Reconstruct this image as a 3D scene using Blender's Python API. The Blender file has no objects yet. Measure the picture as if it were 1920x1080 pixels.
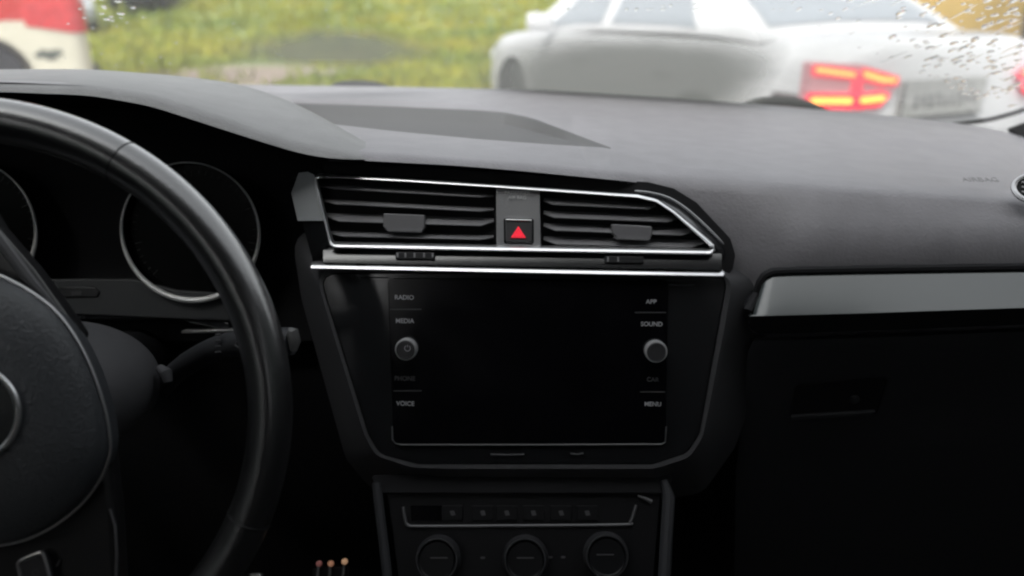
import bpy, bmesh, math, random
from mathutils import Vector, Matrix
random.seed(7)
S = bpy.context.scene
COL = S.collection
rad = math.radians
# ------------------------------------------------------------------ camera
F = 1500.0; PITCH = rad(20.8); CAM = Vector((0, 0, 1.30))
cam = bpy.data.objects.new("camera", bpy.data.cameras.new("camera")); COL.objects.link(cam)
cam.location = CAM; cam.rotation_euler = (rad(90) - PITCH, 0, 0)
cam.data.sensor_width = 36; cam.data.lens = 36 * F / 1920
cam.data.clip_start = 0.02; cam.data.clip_end = 800
cam.data.dof.use_dof = True; cam.data.dof.focus_distance = 0.60; cam.data.dof.aperture_fstop = 4.0
S.camera = cam
# ------------------------------------------------------------------ world, sun, exposure
SUN_EL, SUN_ROT = rad(48), rad(205)
w = bpy.data.worlds.new("World"); S.world = w; w.use_nodes = True
nt = w.node_tree; bg = nt.nodes["Background"]
sky = nt.nodes.new("ShaderNodeTexSky"); sky.sky_type = 'NISHITA'; sky.sun_disc = False
sky.sun_elevation = SUN_EL; sky.sun_rotation = SUN_ROT; sky.air_density = 1.0; sky.dust_density = 4.0
hs = nt.nodes.new("ShaderNodeHueSaturation"); hs.inputs["Saturation"].default_value = 0.12
nt.links.new(sky.outputs[0], hs.inputs["Color"]); nt.links.new(hs.outputs[0], bg.inputs[0])
bg.inputs[1].default_value = 0.15
sl = bpy.data.lights.new("sun", 'SUN'); sl.energy = 0.8; sl.angle = rad(25); sl.color = (1, .96, .9)
so = bpy.data.objects.new("sun", sl); COL.objects.link(so)
sd = Vector((math.sin(SUN_ROT) * math.cos(SUN_EL), math.cos(SUN_ROT) * math.cos(SUN_EL), math.sin(SUN_EL)))
so.rotation_euler = sd.to_track_quat('Z', 'Y').to_euler(); so.location = (0, 0, 30)
S.view_settings.view_transform = 'Standard'; S.view_settings.look = 'None'
S.view_settings.exposure = 1.7; S.view_settings.gamma = 1
S.render.engine = 'CYCLES'
S.cycles.use_denoising = True
S.cycles.max_bounces = 10; S.cycles.transparent_max_bounces = 16
S.cycles.sample_clamp_indirect = 4.0
S.cycles.filter_width = 2.2

# ------------------------------------------------------------------ picking points in the room
RX = Vector((1, 0, 0)); UP = Vector((0, math.sin(PITCH), math.cos(PITCH))); FW = Vector((0, math.cos(PITCH), -math.sin(PITCH)))
def ray(px, py): return RX * ((px - 960) / F) + UP * ((540 - py) / F) + FW
def atY(px, py, Y):
    d = ray(px, py); return CAM + d * (Y / d.y)
def atZ(px, py, Z):
    d = ray(px, py); return CAM + d * ((Z - CAM.z) / d.z)
def atD(px, py, D): return CAM + ray(px, py) * D
class Plane:
    def __init__(s, P0, n):
        s.P = Vector(P0); s.n = Vector(n).normalized()
        s.u = Vector((0, 0, 1)).cross(s.n).normalized(); s.v = s.n.cross(s.u)
    def uv(s, px, py, off=0):
        d = ray(px, py); P0 = s.P + s.n * off
        P = CAM + d * ((P0 - CAM).dot(s.n) / d.dot(s.n))
        return ((P - s.P).dot(s.u), (P - s.P).dot(s.v))
    def w(s, u, v, z=0): return s.P + s.u * u + s.v * v + s.n * z
    def p(s, px, py, z=0):
        return s.w(*s.uv(px, py, z), z)
    def mat(s, px, py, z):
        P = s.p(px, py, z)
        m = Matrix((s.u, s.v, s.n)).transposed().to_4x4(); m.translation = P; return m
def tilt_n(deg, x=0.0): return (x, -math.cos(rad(deg)), math.sin(rad(deg)))

# ------------------------------------------------------------------ materials
MATS = {}
def M(name, col, rough=0.5, metal=0.0, spec=0.5, bump=0.0, bscale=400.0, var=0.0, vscale=6.0, emit=None, es=0.0, coat=0.0, rvar=0.0):
    if name in MATS: return MATS[name]
    m = bpy.data.materials.new(name); m.use_nodes = True; t = m.node_tree; b = t.nodes["Principled BSDF"]
    b.inputs["Base Color"].default_value = (*col, 1); b.inputs["Roughness"].default_value = rough
    b.inputs["Metallic"].default_value = metal; b.inputs["Specular IOR Level"].default_value = spec
    b.inputs["Coat Weight"].default_value = coat; b.inputs["Coat Roughness"].default_value = .25; b.inputs["Coat IOR"].default_value = 1.85
    if emit: b.inputs["Emission Color"].default_value = (*emit, 1); b.inputs["Emission Strength"].default_value = es
    tc = t.nodes.new("ShaderNodeTexCoord")
    if bump:
        n = t.nodes.new("ShaderNodeTexNoise"); n.inputs["Scale"].default_value = bscale; n.inputs["Detail"].default_value = 3
        bp = t.nodes.new("ShaderNodeBump"); bp.inputs["Strength"].default_value = bump; bp.inputs["Distance"].default_value = .001
        t.links.new(tc.outputs["Object"], n.inputs["Vector"]); t.links.new(n.outputs[0], bp.inputs["Height"]); t.links.new(bp.outputs[0], b.inputs["Normal"])
    if var:
        n2 = t.nodes.new("ShaderNodeTexNoise"); n2.inputs["Scale"].default_value = vscale; n2.inputs["Detail"].default_value = 5
        mp = t.nodes.new("ShaderNodeMapRange"); mp.inputs[1].default_value = .3; mp.inputs[2].default_value = .7
        mp.inputs[3].default_value = 1 - var; mp.inputs[4].default_value = 1 + var
        mx = t.nodes.new("ShaderNodeMix"); mx.data_type = 'RGBA'; mx.blend_type = 'MULTIPLY'; mx.inputs[0].default_value = 1
        mx.inputs[6].default_value = (*col, 1)
        t.links.new(tc.outputs["Object"], n2.inputs["Vector"]); t.links.new(n2.outputs[0], mp.inputs[0])
        t.links.new(mp.outputs[0], mx.inputs[7]); t.links.new(mx.outputs[2], b.inputs["Base Color"])
        if rvar:
            mr = t.nodes.new("ShaderNodeMapRange"); mr.inputs[1].default_value = .3; mr.inputs[2].default_value = .7
            mr.inputs[3].default_value = max(0, rough - rvar); mr.inputs[4].default_value = rough + rvar
            t.links.new(n2.outputs[0], mr.inputs[0]); t.links.new(mr.outputs[0], b.inputs["Roughness"])
    MATS[name] = m; return m
SOFT = M("soft_grey_dash_plastic", (.198, .192, .205), .52, spec=.45, bump=.45, bscale=420, var=.07, vscale=45)
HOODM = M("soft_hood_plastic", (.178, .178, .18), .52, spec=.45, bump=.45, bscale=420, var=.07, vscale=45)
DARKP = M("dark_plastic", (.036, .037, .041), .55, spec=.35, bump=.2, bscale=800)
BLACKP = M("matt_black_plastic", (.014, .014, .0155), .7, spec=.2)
MATM = M("tray_mat_rubber", (.11, .11, .113), .75, spec=.2, bump=.3, bscale=1500)
GLOSS = M("piano_black", (.012, .0125, .014), .13, spec=.5, coat=.3, var=.1, vscale=30, rvar=.04)
SCREEN = M("dead_screen_glass", (.003, .003, .004), .16, spec=.4, var=.1, vscale=22, rvar=.07)
CHROME = M("satin_chrome", (.93, .93, .94), .34, metal=1.0)
CHROMED = M("dull_chrome", (.5, .5, .51), .4, metal=1.0)
SLAT = M("vent_slat_plastic", (.16, .158, .165), .5, spec=.5)
LEATHER = M("black_leather", (.013, .013, .014), .32, spec=1.0, coat=1.0, bump=.35, bscale=350)
PADM = M("airbag_grain_plastic", (.046, .050, .056), .46, spec=.6, bump=.8, bscale=520)
TRIMG = M("grey_gloss_trim", (.05, .058, .058), .13, spec=.6, var=.06, vscale=8, coat=.4)
INK = M("grey_print", (.42, .42, .44), .6)
INKD = M("dim_print", (.06, .06, .063), .6)
RED = M("red_triangle_glow", (.8, .03, .05), .5, emit=(1, .03, .06), es=.22)  # print given a faint glow to brighten it in the shade

# ------------------------------------------------------------------ object helpers
def link(o):
    COL.objects.link(o); return o
def meshobj(name, bm, mat, parent=None, smooth=True, bevel=0.0, seg=2, auto=35):
    bmesh.ops.recalc_face_normals(bm, faces=bm.faces)
    me = bpy.data.meshes.new(name); bm.to_mesh(me); bm.free()
    o = link(bpy.data.objects.new(name, me))
    for mm in (mat if isinstance(mat, (list, tuple)) else [mat]): me.materials.append(mm)
    if smooth:
        me.polygons.foreach_set("use_smooth", [True] * len(me.polygons))
        me.set_sharp_from_angle(angle=rad(auto))
    if bevel:
        b = o.modifiers.new("bevel", 'BEVEL'); b.width = bevel; b.segments = seg; b.limit_method = 'ANGLE'; b.angle_limit = rad(30)
    if parent: adopt(o, parent)
    return o
def world_of(o):
    m = Matrix.LocRotScale(o.location, o.rotation_euler, o.scale)
    return (world_of(o.parent) @ o.matrix_parent_inverse @ m) if o.parent else m
def adopt(o, parent):
    o.parent = parent; o.matrix_parent_inverse = world_of(parent).inverted()
def tag(o, label, cat, group=None, kind=None):
    if label: o["label"] = label
    if cat: o["category"] = cat
    if group: o["group"] = group
    if kind: o["kind"] = kind
    return o
def thing(name, label, cat, loc, group=None):
    o = link(bpy.data.objects.new(name, None)); o.location = loc; o.empty_display_size = .05
    return tag(o, label, cat, group)
def struct(o): o["kind"] = "structure"; return o
def rnd(pts, r, n=6):
    """round the corners of a 2D polygon; r is one radius or one per corner"""
    out = []; N = len(pts)
    for i in range(N):
        a, b, c = Vector(pts[i - 1]), Vector(pts[i]), Vector(pts[(i + 1) % N])
        ri = r[i] if isinstance(r, (list, tuple)) else r
        d1, d2 = (a - b), (c - b); l1, l2 = d1.length, d2.length; d1.normalize(); d2.normalize()
        cosv = max(-1, min(1, d1.dot(d2))); ang = math.acos(cosv)
        if ri <= 0 or ang > rad(178): out.append(tuple(b)); continue
        t = min(ri / math.tan(ang / 2), l1 * .48, l2 * .48)
        p, q = b + d1 * t, b + d2 * t
        for k in range(n + 1):
            s = k / n; out.append(tuple(p * (1 - s) ** 2 + b * 2 * s * (1 - s) + q * s * s))
    return out
def resample(poly, N, closed=True):
    P = [Vector(p) for p in poly] + ([Vector(poly[0])] if closed else [])
    L = [0]
    for a, b in zip(P, P[1:]): L.append(L[-1] + (b - a).length)
    out = []; j = 0
    for k in range(N):
        s = L[-1] * k / (N if closed else N - 1)
        while j < len(L) - 2 and L[j + 1] < s: j += 1
        t = (s - L[j]) / max(1e-9, L[j + 1] - L[j]); out.append(P[j].lerp(P[j + 1], t))
    return out
def smooth_path(pts, n=8):
    """Catmull-Rom through points of any dimension"""
    P = [Vector(p) for p in pts]; P = [P[0] * 2 - P[1]] + P + [P[-1] * 2 - P[-2]]; out = []
    for i in range(1, len(P) - 2):
        for k in range(n):
            t = k / n; a, b, c, d = P[i - 1:i + 3]
            out.append(.5 * ((2 * b) + (c - a) * t + (2 * a - 5 * b + 4 * c - d) * t * t + (3 * b - a - 3 * c + d) * t ** 3))
    out.append(P[-2]); return out
def loft_bm(rows, bm=None, closed=False, capends=False):
    bm = bm or bmesh.new(); V = [[bm.verts.new(p) for p in r] for r in rows]
    for a, b in zip(V, V[1:]):
        n = len(a)
        for i in range(n if closed else n - 1):
            j = (i + 1) % n
            try: bm.faces.new((a[i], a[j], b[j], b[i]))
            except ValueError: pass
    if capends: bm.faces.new(V[0]); bm.faces.new(V[-1][::-1])
    return bm
def prism_bm(pl, uvs, z0, z1, bm=None):
    bm = bm or bmesh.new()
    a = [bm.verts.new(pl.w(u, v, z0)) for u, v in uvs]; b = [bm.verts.new(pl.w(u, v, z1)) for u, v in uvs]
    n = len(a)
    for i in range(n): bm.faces.new((a[i], a[(i + 1) % n], b[(i + 1) % n], b[i]))
    bm.faces.new(b); bm.faces.new(a[::-1]); return bm
def plate(name, pl, px, z0, z1, mat, parent, r=0.0, bevel=.0006, seg=2):
    uv = [pl.uv(x, y, z1) for x, y in px]
    if r: uv = rnd(uv, r)
    return meshobj(name, prism_bm(pl, uv, z0, z1), mat, parent, bevel=bevel, seg=seg)
def rect(x0, y0, x1, y1): return [(x0, y0), (x1, y0), (x1, y1), (x0, y1)]
def ring_bm(pl, prof_rows, closed=True):
    """prof_rows: list of (list of uv, z) with the same count"""
    return loft_bm([[pl.w(u, v, z) for u, v in row] for row, z in prof_rows], closed=closed)
def tube_bm(path, r, n=8, closed=False, bm=None, flat=1.0, nrm=None):
    """r: number or a list; flat squashes along nrm"""
    P = [Vector(p) for p in path]; N = len(P); rows = []
    nrm = Vector(nrm) if nrm is not None else None; prev = None
    for i in range(N):
        t = (P[(i + 1) % N] - P[i - 1]) if closed else (P[min(i + 1, N - 1)] - P[max(i - 1, 0)])
        t.normalize(); ref = nrm or prev or (Vector((0, 0, 1)) if abs(t.z) < .9 else Vector((1, 0, 0)))
        a = t.cross(ref).normalized(); b = a.cross(t).normalized(); prev = b
        ri = r[i] if isinstance(r, (list, tuple)) else r
        rows.append([P[i] + a * math.cos(k * 2 * math.pi / n) * ri + b * math.sin(k * 2 * math.pi / n) * ri * flat for k in range(n)])
    if closed: rows.append(rows[0])
    bm = loft_bm(rows, bm, closed=True, capends=not closed)
    if closed: bmesh.ops.remove_doubles(bm, verts=bm.verts, dist=1e-7)
    return bm
def text(name, s, pl, px, py, z, h, mat, parent, bold=0.0, off=None):
    cu = bpy.data.curves.new(name, 'FONT'); cu.body = s; cu.size = h; cu.align_x = 'CENTER'; cu.align_y = 'CENTER'; cu.extrude = .00012; cu.offset = bold
    to = bpy.data.objects.new(name, cu); COL.objects.link(to)
    me = bpy.data.meshes.new_from_object(to); bpy.data.objects.remove(to)
    me.transform(pl.mat(px, py, z)); me.materials.clear(); me.materials.append(mat)
    o = link(bpy.data.objects.new(name, me))
    if parent: adopt(o, parent)
    return o
def interp(tab, x):
    if x <= tab[0][0]: return tab[0][1]
    for (a, p), (b, q) in zip(tab, tab[1:]):
        if x <= b:
            t = (x - a) / (b - a); return p + (q - p) * t
    return tab[-1][1]
def sm(tab, x, wd=30):
    return sum(interp(tab, x + k * wd / 3) for k in range(-3, 4)) / 7

# ================================================================== SETTING OUTSIDE
def ground_mat():
    m = bpy.data.materials.new("ground_soil"); m.use_nodes = True; t = m.node_tree; b = t.nodes["Principled BSDF"]; b.inputs["Roughness"].default_value = .9
    tc = t.nodes.new("ShaderNodeTexCoord")
    def noise(sc, det=6):
        n = t.nodes.new("ShaderNodeTexNoise"); n.inputs["Scale"].default_value = sc; n.inputs["Detail"].default_value = det
        t.links.new(tc.outputs["Object"], n.inputs["Vector"]); return n
    def ramp(src, *st):
        r = t.nodes.new("ShaderNodeValToRGB"); e = r.color_ramp.elements
        while len(e) < len(st): e.new(.5)
        for k, (p, c) in enumerate(st): e[k].position = p; e[k].color = (*c, 1)
        t.links.new(src, r.inputs[0]); return r
    g = ramp(noise(.55).outputs[0], (.3, (.085, .13, .03)), (.5, (.15, .19, .045)), (.68, (.25, .25, .06)))
    s = ramp(noise(6, 8).outputs[0], (.3, (.12, .09, .07)), (.55, (.23, .18, .14)), (.75, (.33, .27, .22)))
    mask = ramp(noise(.32, 3).outputs[0], (.50, (0, 0, 0)), (.58, (1, 1, 1)))
    sx = t.nodes.new("ShaderNodeSeparateXYZ"); t.links.new(tc.outputs["Object"], sx.inputs[0])
    mr = t.nodes.new("ShaderNodeMapRange"); mr.inputs[1].default_value = 13; mr.inputs[2].default_value = 16; mr.inputs[3].default_value = 1; mr.inputs[4].default_value = 0
    t.links.new(sx.outputs[1], mr.inputs[0])
    near = t.nodes.new("ShaderNodeMapRange"); near.inputs[1].default_value = 10; near.inputs[2].default_value = 11.5; near.inputs[3].default_value = 1; near.inputs[4].default_value = 0
    t.links.new(sx.outputs[1], near.inputs[0])
    mu = t.nodes.new("ShaderNodeMath"); mu.operation = 'MULTIPLY'; t.links.new(mask.outputs[0], mu.inputs[0]); t.links.new(mr.outputs[0], mu.inputs[1])
    mxx = t.nodes.new("ShaderNodeMath"); mxx.operation = 'MAXIMUM'; t.links.new(mu.outputs[0], mxx.inputs[0]); t.links.new(near.outputs[0], mxx.inputs[1])
    vd = t.nodes.new("ShaderNodeVectorMath"); vd.operation = 'DISTANCE'; vd.inputs[1].default_value = (-4.3, 12.2, 0); t.links.new(tc.outputs["Object"], vd.inputs[0])
    pr = t.nodes.new("ShaderNodeMapRange"); pr.inputs[1].default_value = 1.3; pr.inputs[2].default_value = 2.6; pr.inputs[3].default_value = 1; pr.inputs[4].default_value = 0; t.links.new(vd.outputs["Value"], pr.inputs[0])
    mq = t.nodes.new("ShaderNodeMath"); mq.operation = 'MAXIMUM'; t.links.new(mxx.outputs[0], mq.inputs[0]); t.links.new(pr.outputs[0], mq.inputs[1]); mxx = mq
    mx = t.nodes.new("ShaderNodeMix"); mx.data_type = 'RGBA'; t.links.new(mxx.outputs[0], mx.inputs[0]); t.links.new(g.outputs[0], mx.inputs[6]); t.links.new(s.outputs[0], mx.inputs[7])
    t.links.new(mx.outputs[2], b.inputs["Base Color"]); return m
def ground_z(x, y): return 0.0 if y < 22 else (y - 22) ** 1.25 * .035 if y < 90 else 68 ** 1.25 * .035 + (y - 90) * .05
ys = [-150, -60, -20, 0, 5, 10, 15, 20, 22, 26, 30, 36, 44, 54, 66, 80, 100, 140, 220, 350]
xs = [-250, -120, -60, -30, -15, -8, 0, 8, 15, 30, 60, 120, 250]
bm = loft_bm([[(x, y, ground_z(x, y)) for x in xs] for y in ys])
struct(meshobj("ground", bm, ground_mat()))
# wet asphalt the cars stand on
ASPH = M("wet_asphalt", (.06, .06, .062), .35, spec=.5, bump=.4, bscale=60, var=.25, vscale=1.2)
bm = bmesh.new(); bm.faces.new([bm.verts.new(p) for p in ((-40, -40, .012), (40, -40, .012), (40, 8.9, .012), (20, 9.2, .012), (6, 9.5, .012), (-3, 9.3, .012), (-40, 9.0, .012))])
struct(meshobj("road", bm, ASPH))
# grass: clumps of blades
GR = bpy.data.materials.new("meadow_blades"); GR.use_nodes = True
t = GR.node_tree; b = t.nodes["Principled BSDF"]; b.inputs["Roughness"].default_value = .7; b.inputs["Specular IOR Level"].default_value = .05
tc = t.nodes.new("ShaderNodeTexCoord"); n1 = t.nodes.new("ShaderNodeTexNoise"); n1.inputs["Scale"].default_value = .38; n1.inputs["Detail"].default_value = 6
r1 = t.nodes.new("ShaderNodeValToRGB"); e = r1.color_ramp.elements
e[0].position = .33; e[0].color = (.125, .17, .03, 1); e[1].position = .66; e[1].color = (.31, .28, .045, 1); q = e.new(.48); q.color = (.205, .225, .035, 1)
t.links.new(tc.outputs["Object"], n1.inputs[0]); t.links.new(n1.outputs[0], r1.inputs[0]); t.links.new(r1.outputs[0], b.inputs["Base Color"])
from mathutils import noise as mnoise
vs, fs = [], []
def blade_clump(x, y, h, nb):
    z = ground_z(x, y)
    for _ in range(nb):
        a = random.uniform(0, 6.283); l = random.uniform(.5, 1) * h; wd = .012 + .0016 * y; dx, dy = math.cos(a), math.sin(a); s = random.uniform(.1, .5) * h
        bx, by = x + random.uniform(-.12, .12), y + random.uniform(-.12, .12); i = len(vs)
        vs.extend([(bx - dy * wd, by + dx * wd, z), (bx + dy * wd, by - dx * wd, z), (bx + dx * s, by + dy * s, z + l)]); fs.append((i, i + 1, i + 2))
cnt = 0
while cnt < 15000:
    y = 9.6 + 50 * random.random() ** 1.7; x = random.uniform(-.75, .75) * y * 1.05
    soil = mnoise.noise((x * .32, y * .32, 3.1))
    if y < 10.7 and x < -1.3 and random.random() < .9 or (x + 4.3) ** 2 / 1.6 + (y - 12.2) ** 2 / 5 < 1 and random.random() < .85 or (y < 15 and soil > .08 and random.random() < .9): continue
    blade_clump(x, y, random.uniform(.07, .2) * (1 + .02 * y) * (1.5 if mnoise.noise((x * .6, y * .6, 9)) > .25 else 1), 5); cnt += 1
me = bpy.data.meshes.new("grass"); me.from_pydata(vs, [], fs); me.materials.append(GR)
tag(link(bpy.data.objects.new("grass", me)), "yellow green rough meadow grass beyond the windscreen", "grass", kind="stuff")

# ------------------------------------------------------------------ cars
GLASSD = M("car_window_dark", (.05, .06, .07), .06, spec=.8)
GLASSL = M("car_window_misted", (.24, .26, .28), .3, spec=.7)
TYRE = M("tyre_rubber", (.025, .025, .026), .75)
RIMM = M("alloy_rim", (.45, .45, .46), .35, metal=.9)
UNDER = M("wheel_arch_black", (.012, .012, .013), .8)
TAILOFF = M("tail_lens_red", (.45, .02, .02), .2, spec=.6)
TAILON = M("tail_lens_glowing", (.46, .24, .26), .25, emit=(1, .06, .12), es=.06)
LEDBAR = M("lit_brake_bar", (1, .3, .1), .3, emit=(1, .44, .05), es=1.1)
LAMPW = M("head_lamp_lens", (.6, .62, .65), .1, spec=.8)
PLATEW = M("plate_white", (.30, .30, .29), .5, var=.15, vscale=30)
BUMPD = M("bumper_dark", (.035, .035, .037), .6)
def applied(o):
    dg = bpy.context.evaluated_depsgraph_get(); me = bpy.data.meshes.new_from_object(o.evaluated_get(dg))
    o.modifiers.clear(); o.data = me; return o
def xf(bm, mw): bm.transform(mw); return bm
def box_bm(c, s, bm=None):
    bm = bm or bmesh.new(); r = bmesh.ops.create_cube(bm, size=1); bmesh.ops.scale(bm, vec=s, verts=r['verts']); bmesh.ops.translate(bm, vec=c, verts=r['verts']); return bm
def lathe_bm(prof, axis_m, n=28, bm=None):
    """prof: (radius, height) list, turned about local z of axis_m"""
    rows = [[axis_m @ Vector((r * math.cos(k * 2 * math.pi / n), r * math.sin(k * 2 * math.pi / n), h)) for k in range(n)] for r, h in prof]
    return loft_bm(rows, bm, closed=True, capends=True)
def wheel(mw, x, y, side, root, R=.325):
    am = mw @ Matrix.Translation((x, y, R)) @ Matrix.Rotation(rad(-90 * side), 4, 'X')
    wl = meshobj("wheel", lathe_bm([(R * .70, -.09), (R * .93, -.10), (R, -.07), (R, .07), (R * .93, .10), (R * .70, .095)], am), TYRE, root)
    bm = lathe_bm([(R * .68, .05), (R * .70, .094), (R * .63, .09), (R * .60, .03), (.02, .03)], am)
    for k in range(7):
        rm = am @ Matrix.Rotation(k * 2 * math.pi / 7, 4, 'Z')
        xf_b = bmesh.new(); box_bm((R * .33, 0, .07), (R * .6, .05, .02), xf_b); xf_b.transform(rm)
        tmp = bpy.data.meshes.new("t"); xf_b.to_mesh(tmp); xf_b.free(); bm.from_mesh(tmp); bpy.data.meshes.remove(tmp)
    meshobj("rim", bm, RIMM, wl)
def build_car(name, label, cat, loc, yaw, paint, lit=False, group=None, glass=GLASSL, wheels=True):
    """local x forward, y left"""
    root = thing(name, label, cat, loc, group); mw = Matrix.Translation(loc) @ Matrix.Rotation(yaw, 4, 'Z')
    root.rotation_euler = (0, 0, yaw)
    W = lambda p: mw @ Vector(p)
    # stations x: half width, bottom, belt, deck
    st = [(-2.30, .70, .36, .80, .86), (-2.27, .78, .30, .92, 1.02), (-2.20, .835, .27, .955, 1.05), (-2.0, .87, .24, .975, 1.06), (-1.6, .90, .22, .98, 1.05), (-1.0, .91, .2, .975, 1.04),
          (0, .91, .2, .955, 1.0), (.8, .905, .2, .935, .98), (1.15, .90, .2, .92, .965), (1.6, .88, .21, .87, .92), (1.95, .83, .22, .80, .85), (2.18, .74, .24, .70, .76), (2.29, .58, .30, .56, .64)]
    # denser along x for a smooth skin
    S2 = [tuple(v) for v in smooth_path(st, 4)]
    rows = []
    for x, hw, zb, be, de in S2:
        h = be - zb
        half = [(.0, zb), (hw * .80, zb), (hw * .93, zb + .03), (hw * .985, zb + h * .22), (hw, zb + h * .45), (hw * .985, zb + h * .70), (hw * .965, zb + h * .80), (hw * .955, zb + h * .93), (hw * .90, be + .015), (hw * .6, de - .008), (.0, de)]
        rows.append([W((x, y, z)) for y, z in half] + [W((x, -y, z)) for y, z in half[-2:0:-1]])
    body = meshobj("body", loft_bm(rows, closed=True, capends=True), paint, None, auto=50)
    cut = bmesh.new()
    for x in (-1.33, 1.36):
        for s in (1, -1):
            am = mw @ Matrix.Translation((x, s * .80, .33)) @ Matrix.Rotation(rad(90), 4, 'X'); lathe_bm([(.385, -.22), (.385, .22)], am, 32, cut)
    co = meshobj("cutter", cut, UNDER, smooth=False)
    bo = body.modifiers.new("b", 'BOOLEAN'); bo.object = co; bo.operation = 'DIFFERENCE'; bo.solver = 'EXACT'; bo.material_mode = 'TRANSFER' if hasattr(bo, "material_mode") else None
    applied(body); bpy.data.objects.remove(co); adopt(body, root)
    # greenhouse: belt curve to roof edge to roof centre
    prof = [(-1.72, .80, 1.035, 1.04), (-1.35, .81, 1.05, 1.235), (-.95, .81, 1.05, 1.40), (-.6, .81, 1.04, 1.455), (0, .81, 1.02, 1.475), (.35, .81, 1.0, 1.45), (.6, .80, .99, 1.36), (.95, .78, .975, 1.18), (1.30, .74, .955, .965)]
    P2 = smooth_path(prof, 4)
    def gh(i, f, k):   # point on the greenhouse: side f 0 belt..1 roof edge, then 1..2 roof edge..centre
        x, yb, zb, zr = P2[i]; yr = yb - (zr - zb) * .52
        if f <= 1: return Vector((x, k * (yb + (yr - yb) * f), zb - .03 + (zr - .03 - zb + .03) * f))
        return Vector((x, k * yr * (2 - f), zr - .03 + .03 * math.sin((f - 1) * math.pi / 2)))
    fr = [0, .25, .5, .75, .9, 1, 1.15, 1.4, 1.7, 2]
    rows = [[W(gh(i, f, 1)) for f in fr] + [W(gh(i, f, -1)) for f in fr[-2::-1]] for i in range(len(P2))]
    meshobj("roof", loft_bm(rows), paint, root, auto=50)
    def patch(rows, name, mat, th=.006, par=root):
        return meshobj(name, loft_bm([[W(p) for p in r] for r in rows]), mat, par, auto=60)
    n = len(P2)
    for k in (1, -1):
        out = Vector((0, k * .006, .003))
        for a, b_, a2, b2 in ((6, 15, 9, 15), (16, 27, 16, 21)):   # rear side pane, front side pane (belt indices, roof indices)
            rows = []
            for j in range(9):
                r = []
                for f in (.10, .3, .5, .7, .86):
                    lo = a + (b_ - a) * j / 8; hi = a2 + (b2 - a2) * j / 8; ii = lo + (hi - lo) * (f - .1) / .76
                    i0 = min(int(ii), n - 2); p = gh(i0, f, k).lerp(gh(i0 + 1, f, k), ii - i0); r.append(p + out)
                rows.append(r)
            patch(rows, "side_window", glass)
    def across(i0, i1, name, s0=.93):
        rows = []
        for j in range(7):
            ii = i0 + (i1 - i0) * j / 6; a = min(int(ii), n - 2); tt = ii - a
            r = []
            for q in range(-6, 7):
                k = 1 if q >= 0 else -1; f = 2 - abs(q) / 6 * .86
                p = gh(a, f, k).lerp(gh(a + 1, f, k), tt); r.append(p + Vector((-.004 if i0 < 10 else .004, 0, .007)))
            rows.append(r)
        patch(rows, name, glass)
    across(1.2, 8.2, "rear_window"); across(22, 30.5, "windscreen")
    # lights
    for k in (1, -1):
        def rp(y, z, d=0):   # rear skin point (bulges round the corner)
            xx = -2.292 + .10 * max(0, (y - .55) / .33) ** 2.2 - d; return W((xx - .016, k * y, z))
        def lens(name, pts, d, mat, par, th=.02):
            uv = rnd([Vector(p) for p in pts], .012, 3); bm = bmesh.new()
            a = [bm.verts.new(rp(y, z, d)) for y, z in uv]; c = [bm.verts.new(rp(y, z, d - th)) for y, z in uv]; m_ = len(a)
            for i in range(m_): bm.faces.new((a[i], a[(i + 1) % m_], c[(i + 1) % m_], c[i]))
            bm.faces.new(a); bm.faces.new(c[::-1]); return meshobj(name, bm, mat, par, smooth=False)
        tl = lens("taillight", [(.90, .95), (.69, .94), (.50, .89), (.43, .855), (.50, .765), (.66, .72), (.90, .725)], .022, TAILON if lit else TAILOFF, root, .06)
        if lit:
            REDG = M("red_halo_glow", (.5, .03, .06), .3, emit=(1, .03, .07), es=.55)
            for pts in ([(.90, .94), (.70, .915), (.70, .865), (.90, .885)], [(.685, .93), (.56, .90), (.44, .875), (.44, .83), (.56, .835), (.685, .862)], [(.905, .805), (.70, .805), (.70, .73), (.905, .735)], [(.685, .805), (.54, .812), (.475, .79), (.54, .735), (.685, .73)], [(.72, .90), (.665, .895), (.665, .74), (.72, .74)]):
                lens("red_halo", pts, .028, REDG, tl, .010)  # emissive plates that paint the red glow around the brake bars
            for pts in ([(.885, .927), (.72, .902), (.72, .883), (.885, .907)], [(.67, .91), (.56, .88), (.465, .866), (.47, .85), (.56, .856), (.67, .884)],
                        [(.89, .785), (.715, .785), (.715, .757), (.89, .757)], [(.67, .785), (.54, .79), (.51, .776), (.55, .762), (.67, .757)]):
                lens("brake_light", pts, .037, LEDBAR, tl, .014)
    for k in (1, -1): meshobj("side_marker", xf(box_bm((-2.06, k * .872, .735), (.24, .05, .10)), mw), M("smoked_lens", (.09, .07, .075), .3), root, bevel=.02)
    meshobj("rear_bumper", xf(box_bm((-2.285, 0, .36), (.07, 1.45, .16)), mw), BUMPD, root, bevel=.03)
    bm = box_bm((-2.325, .10, .755), (.02, .60, .19)); nb = len(bm.faces)
    for k in range(9): box_bm((-2.336, -.12 + k * .052, .745 + random.uniform(-.006, .006)), (.004, random.uniform(.012, .03), random.uniform(.04, .07)), bm)
    box_bm((-2.336, .10, .665), (.004, .58, .012), bm); box_bm((-2.336, .395, .755), (.004, .012, .17), bm)
    bm.faces.ensure_lookup_table()
    for f in bm.faces[nb:]: f.material_index = 1
    meshobj("number_plate", xf(bm, mw), [PLATEW, M("plate_dirt", (.10, .10, .10), .7)], root, smooth=False)
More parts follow.
